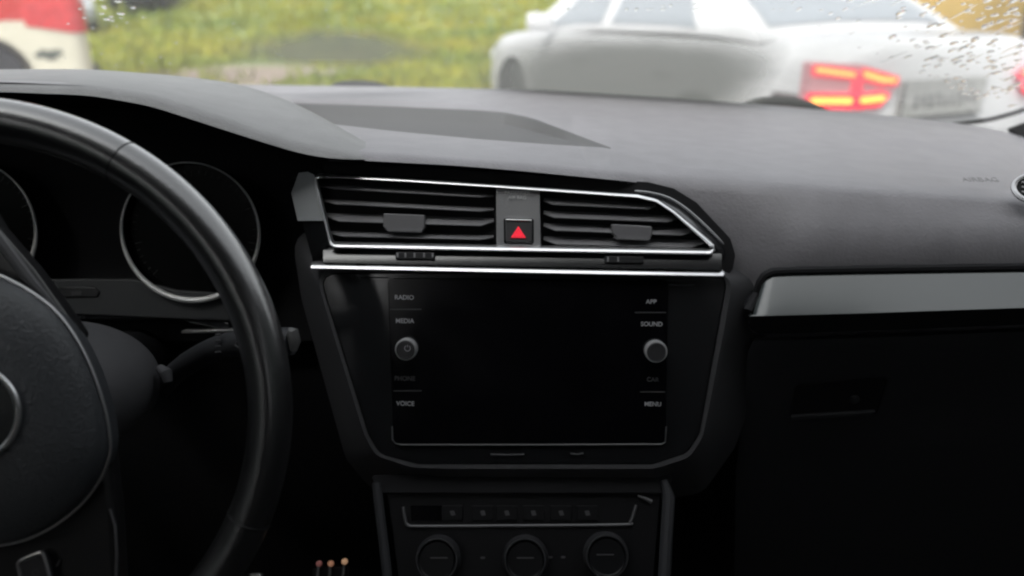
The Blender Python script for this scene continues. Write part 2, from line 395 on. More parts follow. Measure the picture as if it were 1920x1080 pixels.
    for k in (1, -1):
        hl = bmesh.new(); box_bm((2.14, k * .60, .66), (.22, .26, .12), hl); meshobj("headlight", xf(hl, mw), LAMPW, root, bevel=.04, seg=3)
        mi = bmesh.new(); box_bm((.62, k * .98, 1.03), (.10, .2, .13), mi); meshobj("wing_mirror", xf(mi, mw), paint, root, bevel=.03, seg=3)
        for x in (-.95, .1): 
            h_ = bmesh.new(); box_bm((x, k * .905, .80), (.17, .03, .025), h_); meshobj("door_handle", xf(h_, mw), paint, root, bevel=.008)
    gr = bmesh.new(); box_bm((2.245, 0, .50), (.09, .8, .2), gr); meshobj("grille", xf(gr, mw), BUMPD, root, bevel=.02)
    for x in (-1.33, 1.36):
        for s in (1, -1): wheel(mw, x, s * .80, s, root)
    return root
WHITE = M("white_car_paint", (.52, .52, .525), .25, spec=.5, coat=.5, var=.02, vscale=3)
NAVY = M("dark_car_paint", (.03, .035, .045), .25, spec=.5, coat=.5)
SILV = M("grey_car_paint", (.28, .29, .30), .3, spec=.5, coat=.5)
build_car("parked_car", "white sedan with glowing red brake lights just ahead, turned to the left", "car", (1.36, 6.36, .0), rad(90 + 24), WHITE, lit=True, group="cars beyond the windscreen")
build_car("parked_car", "dark car far off on the grass facing us", "car", (-13.2, 30.5, ground_z(0, 30.5)), rad(-75), NAVY, group="cars beyond the windscreen", glass=GLASSD)
build_car("parked_car", "grey car half hidden behind the red and cream van", "car", (-13.2, 24.0, ground_z(0, 24)), rad(-50), SILV, group="cars beyond the windscreen", glass=GLASSD)

def build_van():
    loc = (-7.02, 8.97, 0); root = thing("van", "red and cream two tone van with a dark scuff near its tail", "van", loc)
    yaw = rad(212); root.rotation_euler = (0, 0, yaw); mw = Matrix.Translation(loc) @ Matrix.Rotation(yaw, 4, 'Z'); W = lambda p: mw @ Vector(p)
    CREAM = M("cream_van_paint", (.62, .58, .46), .35, spec=.4, coat=.3, var=.06, vscale=4)
    REDP = M("red_van_paint", (.50, .035, .03), .35, spec=.4, coat=.3, var=.08, vscale=4)
    def shell(z0, z1, top, inset=0):
        rows = []
        zs = [z0 + (z1 - z0) * k / 6 for k in range(7)]
        for z in zs:
            f = 0
            if top: f = max(0, (z - z0) / (z1 - z0)) ** 3 * .12
            hw, hl = .95 - f * 1.2 - inset, 2.15 - f - inset
            poly = rnd([Vector((hl, hw)), Vector((-hl, hw)), Vector((-hl, -hw)), Vector((hl, -hw))], .22, 8)
            rows.append([W((x, y, z)) for x, y in poly])
        return loft_bm(rows, closed=True, capends=True)
    low = meshobj("lower_body", shell(.30, .935, False), CREAM, None, auto=50)
    cut = bmesh.new()
    for x in (-1.12, 1.2):
        for s in (1, -1): lathe_bm([(.43, -.25), (.43, .25)], mw @ Matrix.Translation((x, s * .85, .36)) @ Matrix.Rotation(rad(90), 4, 'X'), 32, cut)
    co = meshobj("cutter", cut, UNDER, smooth=False); bo = low.modifiers.new("b", 'BOOLEAN'); bo.object = co; bo.operation = 'DIFFERENCE'; bo.solver = 'EXACT'
    applied(low); bpy.data.objects.remove(co); adopt(low, root)
    meshobj("upper_body", shell(.938, 1.95, True, .004), REDP, root, auto=50)
    for s in (1, -1):
        for x0, x1 in ((-1.75, -.75), (-.6, .4), (.55, 1.4)):
            meshobj("side_window", xf(box_bm(((x0 + x1) / 2, s * .925, 1.45), (x1 - x0, .06, .45)), mw), GLASSD, root, bevel=.02)
    # wrap round tail lamps
    LENS = M("faded_tail_lens", (.55, .05, .05), .25, spec=.6, var=.25, vscale=14)
    for s in (1, -1):
        poly = rnd([Vector((-2.15, .95 * s)), Vector((-1.55, .95 * s)), Vector((-1.55, .80 * s)), Vector((-2.15, .40 * s))], [.2, 0, 0, 0], 8)
        out = []
        for x, y in poly: out.append((x - .012 if x < -1.9 else x, y + .014 * s if abs(y) > .85 else y))
        zs = lambda x: .80 if x < -1.85 else .88
        lo = [W((x, y, zs(x))) for x, y in out]; hi = [W((x, y, 1.12)) for x, y in out]
        meshobj("taillight", loft_bm([lo, hi], closed=True, capends=True), LENS, root, bevel=.008)
        for x in (-1.12, 1.2): wheel(mw, x, s * .80, s, root, .36)
    SC = M("scuff_mark", (.10, .11, .09), .8, var=.3, vscale=40)
    bm = bmesh.new()
    for k in range(14):
        cx, cz = random.gauss(-1.72, .05), random.gauss(.585, .02); sx, sz = random.uniform(.03, .08), random.uniform(.02, .045); vs_ = []
        for q in range(9):
            a = q * 2 * math.pi / 9; rr = random.uniform(.6, 1); vs_.append(bm.verts.new(W((cx + math.cos(a) * sx * rr, .954 + k * .0004, cz + math.sin(a) * sz * rr))))
        bm.faces.new(vs_)
    meshobj("scuff", bm, SC, low, smooth=False)
    meshobj("rear_bumper", xf(box_bm((-2.17, 0, .36), (.10, 1.6, .14)), mw), BUMPD, root, bevel=.03)
    meshobj("front_bumper", xf(box_bm((2.17, 0, .36), (.10, 1.6, .14)), mw), BUMPD, root, bevel=.03)
    for s in (1, -1):
        meshobj("headlight", lathe_bm([(.10, 0), (.09, .03), (.05, .045)], mw @ Matrix.Translation((2.14, s * .62, .75)) @ Matrix.Rotation(rad(90), 4, 'Y')), LAMPW, root)
build_van()

# yellow house, shrubs and tree beyond
def house():
    loc = (11.2, 17.5, 0); r = thing("house", "yellow walled house behind the white car at far right", "house", loc)
    YW = M("yellow_render", (.60, .40, .13), .8, var=.08, vscale=1.5); RF = M("brown_roof_sheet", (.16, .09, .06), .6, var=.15, vscale=3)
    x0, x1, y0, y1, h = 10.3, 19, 16, 24, 3.2
    meshobj("wall", box_bm(((x0 + x1) / 2, (y0 + y1) / 2, h / 2), (x1 - x0, y1 - y0, h)), YW, r, smooth=False)
    ym = (y0 + y1) / 2
    sec = [(y0 - .4, h - .1), (ym, h + 2.4), (y1 + .4, h - .1), (y1 + .4, h + .05), (ym, h + 2.58), (y0 - .4, h + .05)]
    meshobj("roof", loft_bm([[(x, a, b) for a, b in sec] for x in (x0 - .3, x1 + .3)], closed=True, capends=True), RF, r, smooth=False)
    fw = M("white_window_frame", (.7, .7, .68), .5)
    for x in (12.2, 15.5):
        f = meshobj("window", box_bm((x, y0 - .03, 1.6), (1.3, .1, 1.3)), fw, r, smooth=False)
        meshobj("pane", box_bm((x, y0 - .085, 1.6), (1.1, .02, 1.1)), GLASSD, f, smooth=False)
house()
def leaf_mat(name, a, b_):
    m = bpy.data.materials.new(name); m.use_nodes = True; t = m.node_tree; p = t.nodes["Principled BSDF"]; p.inputs["Roughness"].default_value = .6
    oi = t.nodes.new("ShaderNodeTexNoise"); oi.inputs["Scale"].default_value = 2.5; tc = t.nodes.new("ShaderNodeTexCoord"); r = t.nodes.new("ShaderNodeValToRGB")
    r.color_ramp.elements[0].color = (*a, 1); r.color_ramp.elements[1].color = (*b_, 1); r.color_ramp.elements[0].position = .35; r.color_ramp.elements[1].position = .65
    t.links.new(tc.outputs["Object"], oi.inputs[0]); t.links.new(oi.outputs[0], r.inputs[0]); t.links.new(r.outputs[0], p.inputs[0]); return m
LEAF = leaf_mat("shrub_leaves", (.03, .06, .015), (.09, .14, .03)); LEAFB = leaf_mat("brown_leaves", (.07, .05, .035), (.17, .13, .10)); BARK = M("bark", (.07, .055, .04), .9)
def bush(name, label, cat, x, y, wd, h, mat, trunk=0.0, n=2600, group=None):
    z = ground_z(x, y); r = thing(name, label, cat, (x, y, z), group); vs, fs = [], []
    cl = [(random.gauss(0, .45) * wd, random.gauss(0, .4) * wd, trunk + random.uniform(.12, 1) * (h - trunk), random.uniform(.25, .5) * wd) for _ in range(16)]
    for _ in range(n):
        cx, cy, cz, cr = random.choice(cl); d = Vector((random.gauss(0, 1), random.gauss(0, 1), random.gauss(0, .8))); d.normalize(); d *= cr * random.random() ** .4
        c = Vector((x + cx, y + cy, z + max(.02, cz) )) + d
        if c.z < z + .02: c.z = z + .05
        a = Vector((random.gauss(0, 1), random.gauss(0, 1), random.gauss(0, 1))).normalized(); b_ = a.orthogonal().normalized(); s = random.uniform(.04, .09)
        i = len(vs); vs += [c + a * s * 1.5, c + b_ * s, c - a * s * 1.5, c - b_ * s]; fs.append((i, i + 1, i + 2, i + 3))
    me = bpy.data.meshes.new("foliage"); me.from_pydata(vs, [], fs); me.materials.append(mat); o = link(bpy.data.objects.new("crown", me)); adopt(o, r)
    bm = bmesh.new()
    for k in range(6):
        cx, cy, cz, cr = cl[k]; P = [Vector((x, y, z - .05)), Vector((x, y, z + trunk * .8 + .1)), Vector((x + cx * .5, y + cy * .5, z + (trunk + cz) / 2)), Vector((x + cx, y + cy, z + cz))]
        pp = smooth_path(P, 4); rr = (.03 + .03 * trunk); tube_bm(pp, [rr * (1 - .8 * i / len(pp)) for i in range(len(pp))], 6, bm=bm)
    meshobj("trunk", bm, BARK, r)
bush("tree", "brownish bare looking tree left of the yellow house", "tree", 9.3, 15.2, 1.5, 5.0, LEAFB, 1.2, 5000)
for lab, x, y, wd, h in (("dark shrub at the far edge of the meadow behind the dark car", -9.5, 36, 1.6, 2.2), ("broad green shrub at the meadow's far edge nearest its middle", -4.5, 40, 2.2, 2.6), ("green shrub at the meadow's far edge next to the white car's nose", .5, 38, 1.8, 2.4)):
    bush("shrub", lab, "shrub", x, y, wd, h, LEAF, group="shrubs at the meadow edge")
# ================================================================== OWN CAR: UNSEEN CABIN SHELL, SHAPED TO HOLD BACK LIGHT
LINER = M("headliner_cloth", (.12, .12, .12), .9, bump=.2, bscale=600); DOORM = M("door_card", (.03, .03, .032), .6); CARPET = M("carpet", (.02, .02, .021), .95)
def panel(name, quads, mat):
    bm = bmesh.new()
    for c, s in quads: box_bm(c, s, bm)
    return struct(meshobj(name, bm, mat, smooth=False))
CX = .05; HW = .80
panel("headliner", [((CX, -.84, 1.70), (2 * HW - .1, 2.06, .03))], LINER)
panel("cabin_floor", [((CX, -.3, .36), (2 * HW, 3.3, .04)), ((CX, 1.30, .66), (2 * HW, .04, .6))], CARPET)
panel("rear_light_block", [((CX, -1.9, 1.02), (2 * HW, .05, 1.34))], CARPET)  # unseen rear closed without a window, added to block light
for s in (1, -1):
    x = CX + s * HW
    panel("light_cut_door_panel", [((x, -.35, .73), (.05, 3.2, .70)), ((x, -.575, 1.15), (.05, 2.75, .14)), ((x, -.35, 1.61), (.05, 2.1, .12)), ((x, -1.35, 1.34), (.05, 1.1, .42)), ((x, -.05, 1.34), (.05, .12, .42))], DOORM)  # unseen sides, sills raised and openings shrunk to cut light
    tm = bpy.data.materials.get("light_cut_glass") or bpy.data.materials.new("light_cut_glass"); tm.use_nodes = True; tm.node_tree.nodes.clear()
    q1 = tm.node_tree.nodes.new("ShaderNodeBsdfTransparent"); q1.inputs[0].default_value = (.22, .235, .23, 1); q2 = tm.node_tree.nodes.new("ShaderNodeOutputMaterial"); tm.node_tree.links.new(q1.outputs[0], q2.inputs[0])
    panel("dimmed_door_glass", [((x, .02, 1.36), (.006, 1.64, .36))], tm)  # unseen panes, darkened to dim the light from the sides
# windscreen: a raked sheet that curves back at both sides
def glass_pt(x, t, off=0):
    xx = x - CX; y = 1.25 - .55 * xx * xx - .98 * t; z = 1.105 + .56 * t
    n = Vector((0, .496, .868)) ; return Vector((x, y, z)) + n * off
def glass_hit(px, py):
    d = ray(px, py); lo, hi = .2, 2.0
    f = lambda k: (CAM + d * k)
    for _ in range(50):
        k = (lo + hi) / 2; P = f(k); xx = P.x - CX; t = (P.z - 1.105) / .56; y = 1.25 - .55 * xx * xx - .98 * t
        if P.y < y: lo = k
        else: hi = k
    P = f(lo); return P.x, (P.z - 1.105) / .56
def glass_mat():
    m = bpy.data.materials.new("wet_fogged_glass"); m.use_nodes = True; t = m.node_tree; t.nodes.clear()
    N = t.nodes.new; L = t.links.new
    out = N("ShaderNodeOutputMaterial"); tr = N("ShaderNodeBsdfTransparent"); tr.inputs[0].default_value = (.93, .95, .94, 1)
    gl = N("ShaderNodeBsdfGlossy"); gl.inputs["Roughness"].default_value = .08
    fr = N("ShaderNodeFresnel"); fr.inputs[0].default_value = 1.3
    mf = N("ShaderNodeMath"); mf.operation = 'MULTIPLY'; mf.inputs[1].default_value = .3; L(fr.outputs[0], mf.inputs[0])
    m1 = N("ShaderNodeMixShader"); L(mf.outputs[0], m1.inputs[0]); L(tr.outputs[0], m1.inputs[1]); L(gl.outputs[0], m1.inputs[2])
    tl = N("ShaderNodeBsdfTranslucent"); tl.inputs[0].default_value = (.17, .176, .165, 1); df = N("ShaderNodeBsdfDiffuse"); df.inputs[0].default_value = (.10, .10, .095, 1)
    m2 = N("ShaderNodeMixShader"); m2.inputs[0].default_value = .35; L(tl.outputs[0], m2.inputs[1]); L(df.outputs[0], m2.inputs[2])
    uv = N("ShaderNodeUVMap"); sp = N("ShaderNodeSeparateXYZ")
    nz = N("ShaderNodeTexNoise"); nz.inputs["Scale"].default_value = 9; nz.inputs["Detail"].default_value = 5
    L(uv.outputs[0], nz.inputs[0]); va = N("ShaderNodeVectorMath"); va.operation = 'MULTIPLY_ADD'; va.inputs[1].default_value = (.05, .035, 0); L(nz.outputs["Color"], va.inputs[0]); L(uv.outputs[0], va.inputs[2])
    L(va.outputs[0], sp.inputs[0])
    def ell(cx, ct, rx, rt, lo, hi, amt, pw=2.0):
        """1 inside the ellipse, falling to 0 between radius hi and lo"""
        a = N("ShaderNodeMath"); a.operation = 'SUBTRACT'; a.inputs[1].default_value = cx + .025; L(sp.outputs[0], a.inputs[0])
        b = N("ShaderNodeMath"); b.operation = 'SUBTRACT'; b.inputs[1].default_value = ct + .0175; L(sp.outputs[1], b.inputs[0])
        c = N("ShaderNodeMath"); c.operation = 'DIVIDE'; c.inputs[1].default_value = rx; L(a.outputs[0], c.inputs[0])
        d = N("ShaderNodeMath"); d.operation = 'DIVIDE'; d.inputs[1].default_value = rt; L(b.outputs[0], d.inputs[0])
        c2 = N("ShaderNodeMath"); c2.operation = 'POWER'; c2.inputs[1].default_value = pw; ca = N('ShaderNodeMath'); ca.operation = 'ABSOLUTE'; L(c.outputs[0], ca.inputs[0]); L(ca.outputs[0], c2.inputs[0])
        d2 = N("ShaderNodeMath"); d2.operation = 'POWER'; d2.inputs[1].default_value = pw; da = N('ShaderNodeMath'); da.operation = 'ABSOLUTE'; L(d.outputs[0], da.inputs[0]); L(da.outputs[0], d2.inputs[0])
        s = N("ShaderNodeMath"); s.operation = 'ADD'; L(c2.outputs[0], s.inputs[0]); L(d2.outputs[0], s.inputs[1])
        r = N("ShaderNodeMath"); r.operation = 'POWER'; r.inputs[1].default_value = 1 / pw; L(s.outputs[0], r.inputs[0])
        g = N("ShaderNodeMapRange"); g.interpolation_type = 'SMOOTHSTEP'; g.inputs[1].default_value = lo; g.inputs[2].default_value = hi; g.inputs[3].default_value = amt; g.inputs[4].default_value = 0
        L(r.outputs[0], g.inputs[0]); return g.outputs[0]
    def mx(a, b):
        q = N("ShaderNodeMath"); q.operation = 'MAXIMUM'; L(a, q.inputs[0]); L(b, q.inputs[1]); return q.outputs[0]
    def fog(px, py, rx, ry, lo, hi, amt, pw=2.0):
        x, tt = glass_hit(px, py); x1, _ = glass_hit(px + rx, py); _, t1 = glass_hit(px, py - ry)
        return ell(x, tt, abs(x1 - x), abs(t1 - tt), lo, hi, amt, pw)
    mask = mx(mx(fog(635, 92, 200, 48, .35, 1.1, .76), fog(1180, 155, 345, 124, .5, 1.1, .95, 2.8)), fog(1560, 140, 380, 120, .1, 1.1, .52))
    m3 = N("ShaderNodeMixShader"); L(mask, m3.inputs[0]); L(m1.outputs[0], m3.inputs[1]); L(m2.outputs[0], m3.inputs[2]); L(m3.outputs[0], out.inputs[0]); return m
NX, NT = 30, 16
bm = bmesh.new(); uvl = bm.loops.layers.uv.new("UVMap")
G_ = [[(x := CX - .74 + 1.48 * i / NX, t_ := j / NT) for i in range(NX + 1)] for j in range(NT + 1)]
V_ = [[bm.verts.new(glass_pt(*g)) for g in r] for r in G_]
for j in range(NT):
    for i in range(NX):
        f = bm.faces.new((V_[j][i], V_[j][i + 1], V_[j + 1][i + 1], V_[j + 1][i]))
        for lp, (a, b_) in zip(f.loops, ((j, i), (j, i + 1), (j + 1, i + 1), (j + 1, i))): lp[uvl].uv = G_[a][b_]
ws = thing("windscreen", "wet windscreen with misted patches over the dashboard", "windscreen", (CX, 1.2, 1.12))
meshobj("glass", bm, glass_mat(), ws)
SEAL = M("rubber_seal", (.012, .012, .012), .7)
meshobj("rubber_seal", tube_bm([glass_pt(CX - .74 + 1.48 * i / 30, 0) for i in range(31)], .006, 8), SEAL, ws)
for s in (1, -1):
    bmq = tube_bm([glass_pt(CX + s * .74, k / 10) for k in range(11)], .035, 10); o = struct(meshobj("windscreen_pillar", bmq, DARKP))
panel("windscreen_header", [((CX, .22, 1.685), (1.5, .12, .05))], LINER)
# raindrops on the outside of the glass
WATER = bpy.data.materials.new("rain_water"); WATER.use_nodes = True; t = WATER.node_tree; t.nodes.clear()
gb = t.nodes.new("ShaderNodeBsdfGlass"); gb.inputs["IOR"].default_value = 1.33; gb.inputs["Roughness"].default_value = .03; oo = t.nodes.new("ShaderNodeOutputMaterial"); t.links.new(gb.outputs[0], oo.inputs[0])
bm = bmesh.new()
def drop(px, py, a, b_, ang):
    x, tt = glass_hit(px, py); c = glass_pt(x, tt, .0015); ux = Vector((1, -1.1 * (x - CX), 0)).normalized(); ut = Vector((0, -.98, .56)).normalized(); n = ux.cross(ut) * -1
    if n.y < 0: n = -n
    e1 = ux * math.cos(ang) + ut * math.sin(ang); e2 = -ux * math.sin(ang) + ut * math.cos(ang); rows = []
    for k in range(4):
        h = k / 3 * math.pi / 2 * .98
        rows.append([c + e1 * (a * math.cos(h) * math.cos(q * math.pi / 4) * (1 + .15 * math.sin(q * 2.3))) + e2 * (b_ * math.cos(h) * math.sin(q * math.pi / 4)) + n * (min(a, b_) * .3 * math.sin(h)) for q in range(8)])
    loft_bm(rows, bm, closed=True, capends=True)
rr = random.Random(5)
for _ in range(230):
    px = 1920 - abs(rr.gauss(0, 150)); py = rr.uniform(-40, 70 + (px - 1560) * .45); 
    s = rr.uniform(.0011, .0032); drop(px, py, s * rr.uniform(1, 1.4), s * rr.uniform(1, 2.4), rr.uniform(-.5, .1))
for _ in range(50):
    px = rr.uniform(1000, 1760); py = rr.choice((rr.uniform(-40, 45), rr.uniform(100, 150) if px > 1600 else 20)); s = rr.uniform(.0008, .002); drop(px, py, s, s * rr.uniform(1, 3), rr.uniform(-.6, 0))
for _ in range(35):
    px = rr.gauss(195, 22); py = rr.uniform(-40, 48); s = rr.uniform(.001, .0026); drop(px, py, s * 1.6, s, rr.uniform(-.2, .3))
for _ in range(60):
    px = rr.uniform(100, 950); py = rr.uniform(-40, 150); s = rr.uniform(.0006, .0013); drop(px, py, s, s * 1.2, 0)
for _ in range(16):   # runs of water
    px = rr.uniform(1620, 1900); py = rr.uniform(-30, 120); drop(px, py, .0012, rr.uniform(.008, .022), rr.uniform(-.5, -.2))
tag(meshobj("raindrops", bm, WATER), "raindrops and short runs of water on the windscreen glass", "raindrops", kind="stuff")
# bonnet, wiper parts outside the glass
BON = M("own_bonnet_paint", (.72, .72, .72), .25, coat=.5)
rows = []
for k in range(9):
    y = 1.27 + k * .125; d = (k / 8) ** 2 * .16
    rows.append([Vector((CX + .98 * q / 8, y - .35 * (q / 8) ** 2 * (1 if k < 8 else .6), 1.055 - d + (.025 * math.exp(-((abs(q) - 7) / 1.3) ** 2)) - (.10 if abs(q) == 8 else 0))) for q in range(-8, 9)])
tag(meshobj("bonnet", loft_bm(rows), BON), "pale bonnet of our own car just past the windscreen base", "bonnet")
def wiper(label, pts, r):
    P = smooth_path([CAM + ray(x, y) * d for x, y, d in pts], 6); n_ = len(P)
    root = thing("windscreen_wiper", label, "wiper", P[0], "wipers at the windscreen base")
    meshobj("wiper_arm", tube_bm(P, [r * min(1, .35 + 2.2 * min(i, n_ - 1 - i) / n_) for i in range(n_)], 10, flat=.8), SEAL, root)
wiper("black wiper hump peeking over the dash edge in front of the meadow", [(600, 176, 1.36), (640, 160, 1.35), (700, 160, 1.34), (745, 172, 1.34)], .0085)
wiper("black wiper hump peeking over the dash edge below the lit brake light", [(1370, 206, 1.24), (1430, 190, 1.23), (1500, 193, 1.22), (1560, 212, 1.22)], .0085)
wiper("thin black wiper blade rising at the far right end of the dashboard", [(1740, 236, 1.13), (1820, 229, 1.13), (1880, 218, 1.12), (1960, 190, 1.12), (2100, 120, 1.1)], .0042)

# ================================================================== DASHBOARD
dash = thing("dashboard", "long grey soft plastic dashboard with a shallow tray below the windscreen", "dashboard", (CX, .7, 1.0))
far = [(-700, 128), (0, 135), (170, 140), (280, 152), (380, 157), (560, 160), (720, 162), (1000, 168), (1200, 180), (1400, 194), (1600, 211), (1750, 225), (1850, 239), (1900, 250), (1960, 274), (2100, 340), (2350, 430)]
zf = [(380, 1.163), (1000, 1.163), (1400, 1.150), (1600, 1.143), (1850, 1.135), (1920, 1.118), (2350, 1.09)]
crease = [(380, 178), (700, 180), (1000, 192), (1280, 216), (1600, 247), (1920, 292), (2100, 352), (2350, 436)]
liptop = [(-700, 160), (0, 150), (170, 156), (280, 175), (400, 215), (500, 250), (560, 270), (640, 280), (760, 287), (1000, 305), (1280, 328), (1600, 350), (1920, 372), (2350, 442)]
lipbot = [(-700, 164), (0, 154), (170, 161), (280, 182), (400, 224), (500, 259), (560, 282), (600, 293), (640, 299), (850, 310), (973, 320), (1207, 343), (1290, 358), (1600, 382), (1920, 402), (2350, 470)]
tback = [(380, 188), (530, 193), (700, 198), (900, 207), (950, 211), (1000, 222), (1140, 275), (1200, 297), (1280, 312), (1600, 334), (1920, 357), (2350, 440)]
tfront = [(380, 222), (600, 230), (740, 246), (900, 261), (1050, 272), (1140, 277), (1200, 299), (1280, 314), (1600, 336), (1920, 358), (2350, 441)]
cols = [-715 + 15 * i for i in range(205)]
def tdep(px):
    f = max(0, min(1, (1140 - px) / 130)) * max(0, min(1, (px - 470) / 60)); return .011 * f
rows = {k: [] for k in range(17)}
for px in cols:
    yf = sm(far, px); z0 = sm(zf, px); yc = min(sm(crease, px), sm(liptop, px) - 8); yl = sm(liptop, px); yb = sm(lipbot, px); ta = min(sm(tback, px, 12), yl - 5); tf = min(max(sm(tfront, px, 12), ta + 1.5), yl - 2)
    A = atZ(px, yf, z0); LT = atY(px, yl, .615); zl = LT.z
    def zz(py):   # straight fall between the far edge and the lip
        d = ray(px, py); k = (LT.z - A.z) / (LT.y - A.y); s_ = (A.z - CAM.z - k * A.y) / (d.z - k * d.y); return CAM + d * s_
    rows[0].append(A + Vector((0, .05, -.05))); rows[1].append(A)
    c1 = zz(yc); rows[2].append(zz(yf + (yc - yf) * .5) + Vector((0, 0, .002))); rows[3].append(c1 + Vector((0, 0, .001)))
    c2 = zz(yc + 10 if px > 900 else yc + 4); rows[4].append(c2 - Vector((0, 0, .0025 if px > 900 else .0)))
    dt = tdep(px); a = zz(max(ta, min(yc + 14, yl - 5))); b = zz(max(tf, min(yc + 16, yl - 2))); rows[5].append(a); w_ = min(.012, (a - b).length * .3)
    rows[6].append(a + Vector((0, -w_, -dt))); rows[7].append(b + Vector((0, w_ * .2, -dt * .8))); rows[8].append(b)
    s_ = max(0, min(1, (px - 1165) / 60)); bk = .012 * s_ * max(0, min(1, (1560 - px) / 200))
    rows[9].append(atY(px, yl, .615 + bk)); rows[10].append(atY(px, yl + (yb - yl) * .45, .6035 + bk)); rows[11].append(atY(px, yb, .5985 + bk))
    hid = max(0, min(1, (650 - px) / 40))
    far_in = max(0, min(1, (1550 - px) / 200)); far_in = far_in * far_in * (3 - 2 * far_in)
    for k, py_, Y_, hy, Yi in ((12, 420, .5835, yb - 4, .6025), (13, 465, .5745, yb - 3, .598), (14, 505, .5715, yb - 2, .594), (15, 560, .575, yb - 1, .593), (16, 640, .590, yb, .597)):
        py2 = max(py_, yb + 18 + 8 * (k - 12)); Yr = Y_ + (Yi - Y_) * far_in
        inner = atY(px, (yb + 5 + 30 * (k - 12)) * (1 - hid) + hy * hid, .66 + .005 * (k - 12) + .06 * hid)
        rows[k].append(inner.lerp(atY(px, py2, Yr), s_))
ordr = [rows[k] for k in range(17)]
bm = loft_bm(ordr); me_faces = list(bm.faces); nc = len(cols) - 1
for i, f in enumerate(me_faces):
    r_, c_ = divmod(i, nc)
    if r_ in (5, 6) and 500 < cols[c_] < 1135: f.material_index = 1
meshobj("dash_pad", bm, [SOFT, MATM], dash, auto=50)
# instrument hood
crest = [(-700, 150), (-300, 132), (0, 129), (170, 128), (300, 138), (400, 150), (450, 163), (500, 180), (540, 199), (600, 231), (650, 262), (690, 283), (730, 289)]
cY = [(-700, .80), (300, .80), (450, .77), (540, .71), (600, .665), (650, .635), (690, .614), (730, .606)]
hl = [(-700, 172), (0, 154), (170, 158), (280, 174), (400, 210), (500, 245), (560, 264), (650, 282), (690, 286), (730, 290)]
hb = [(-700, 192), (0, 172), (170, 179), (280, 198), (400, 237), (500, 269), (560, 287), (600, 295), (650, 299), (690, 299), (730, 300)]
rows = [[] for _ in range(6)]
for i in range(96):
    px = -700 + 15 * i; c = atY(px, sm(crest, px), interp(cY, px)); l = atY(px, sm(hl, px), .602); b = atY(px, sm(hb, px), .586)
    sk = 1 + .03 * max(0, min(1, (px - 640) / 60)); c, l, b = [CAM + (q - CAM) * sk for q in (c, l, b)]
    rows[0].append(c + Vector((.03, .10, -.09))); rows[1].append(c + Vector((.008, .02, -.004))); rows[2].append(c.lerp(l, .15) + Vector((0, 0, .001)))
    rows[3].append(l); rows[4].append(CAM + (atY(px, sm(hl, px) * .5 + sm(hb, px) * .5, .5905) - CAM) * sk); rows[5].append(b)
meshobj("instrument_hood", loft_bm(rows), HOODM, dash, auto=60)
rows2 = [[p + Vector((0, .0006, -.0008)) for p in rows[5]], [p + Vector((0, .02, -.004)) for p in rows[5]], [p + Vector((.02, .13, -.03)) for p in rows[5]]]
meshobj("hood_shade_lining", loft_bm(rows2), BLACKP, dash)  # unseen underside sheet, added to keep shadow below the hood
# lower dash: dark mass behind the panels
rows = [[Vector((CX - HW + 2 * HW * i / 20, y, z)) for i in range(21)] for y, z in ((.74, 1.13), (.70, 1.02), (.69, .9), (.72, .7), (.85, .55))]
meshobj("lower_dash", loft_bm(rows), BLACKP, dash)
# planes of the centre stack
SP = Plane(atD(990, 670, .62), tilt_n(17, -.04))
CPl = Plane(SP.p(990, 890, -.012), tilt_n(34, -.03))
NR = 160
def ring(name, outer, inner, zo, zi, mat, parent, ro=.01, ri=.008, extra=None, pl=SP, auto=40):
    o = resample(rnd([Vector(pl.uv(x, y, zo)) for x, y in outer], ro), NR); i_ = resample(rnd([Vector(pl.uv(x, y, zi)) for x, y in inner], ri), NR)
    rows = [(o, zo)]
    if extra: rows += [([a.lerp(b, f) for a, b in zip(o, i_)], z) for f, z in extra]
    rows += [(i_, zi)]
    return meshobj(name, ring_bm(pl, rows), mat, parent, auto=auto)
stack_in = [(596, 512), (690, 815), (712, 852), (785, 871), (1225, 871), (1288, 850), (1312, 815), (1366, 515), (1300, 508)]
stack_out = [(545, 430), (565, 560), (648, 860), (694, 915), (800, 940), (1230, 938), (1318, 925), (1378, 840), (1450, 640), (1458, 530), (1400, 470)]
SHR = M("stack_surround_plastic", (.06, .06, .064), .5, spec=.4, bump=.2, bscale=900)
ring("stack_surround", stack_out, stack_in, -.05, .001, SHR, dash, .02, .012, extra=[(.45, -.022), (.8, -.004), (.93, .0015)])
# right hand decor strip
TR = M("grey_gloss_trim", (.17, .19, .19))
top = [(1420, 562), (1427, 540), (1436, 527), (1450, 520), (1480, 518.5), (1600, 516), (1920, 511), (2350, 505)]; mid = [(1404, 593), (1600, 588), (1920, 577), (2350, 562)]; bot = [(1405, 608), (1410, 620), (1422, 627), (1600, 622), (1920, 609), (2350, 592)]
def along(tab, n, Y, dy=0):
    x0, x1 = tab[0][0], tab[-1][0]; return [atY(x0 + (x1 - x0) * (i / n) ** 2, interp(tab, x0 + (x1 - x0) * (i / n) ** 2) + dy, Y) for i in range(n + 1)]
tr_top, tr_mid, tr_bot = along(top, 70, .566), along(mid, 70, .544), along(bot, 70, .556)
tr_t2 = [a + Vector((0, .012, .0015)) for a in tr_top]; tr_b2 = [a + Vector((0, .02, 0)) for a in tr_bot]
mid2 = [a.lerp(b, .04) for a, b in zip(tr_mid, tr_top)]; mid3 = [a.lerp(b, .06) for a, b in zip(tr_mid, tr_bot)]
ds = meshobj("decor_strip", loft_bm([tr_t2, tr_top, mid2, tr_mid]), TRIMG, dash, auto=25)
meshobj("strip_underside", loft_bm([[p + Vector((0, .0004, -.0004)) for p in tr_mid], mid3, tr_bot, tr_b2]), GLOSS, ds, auto=25)
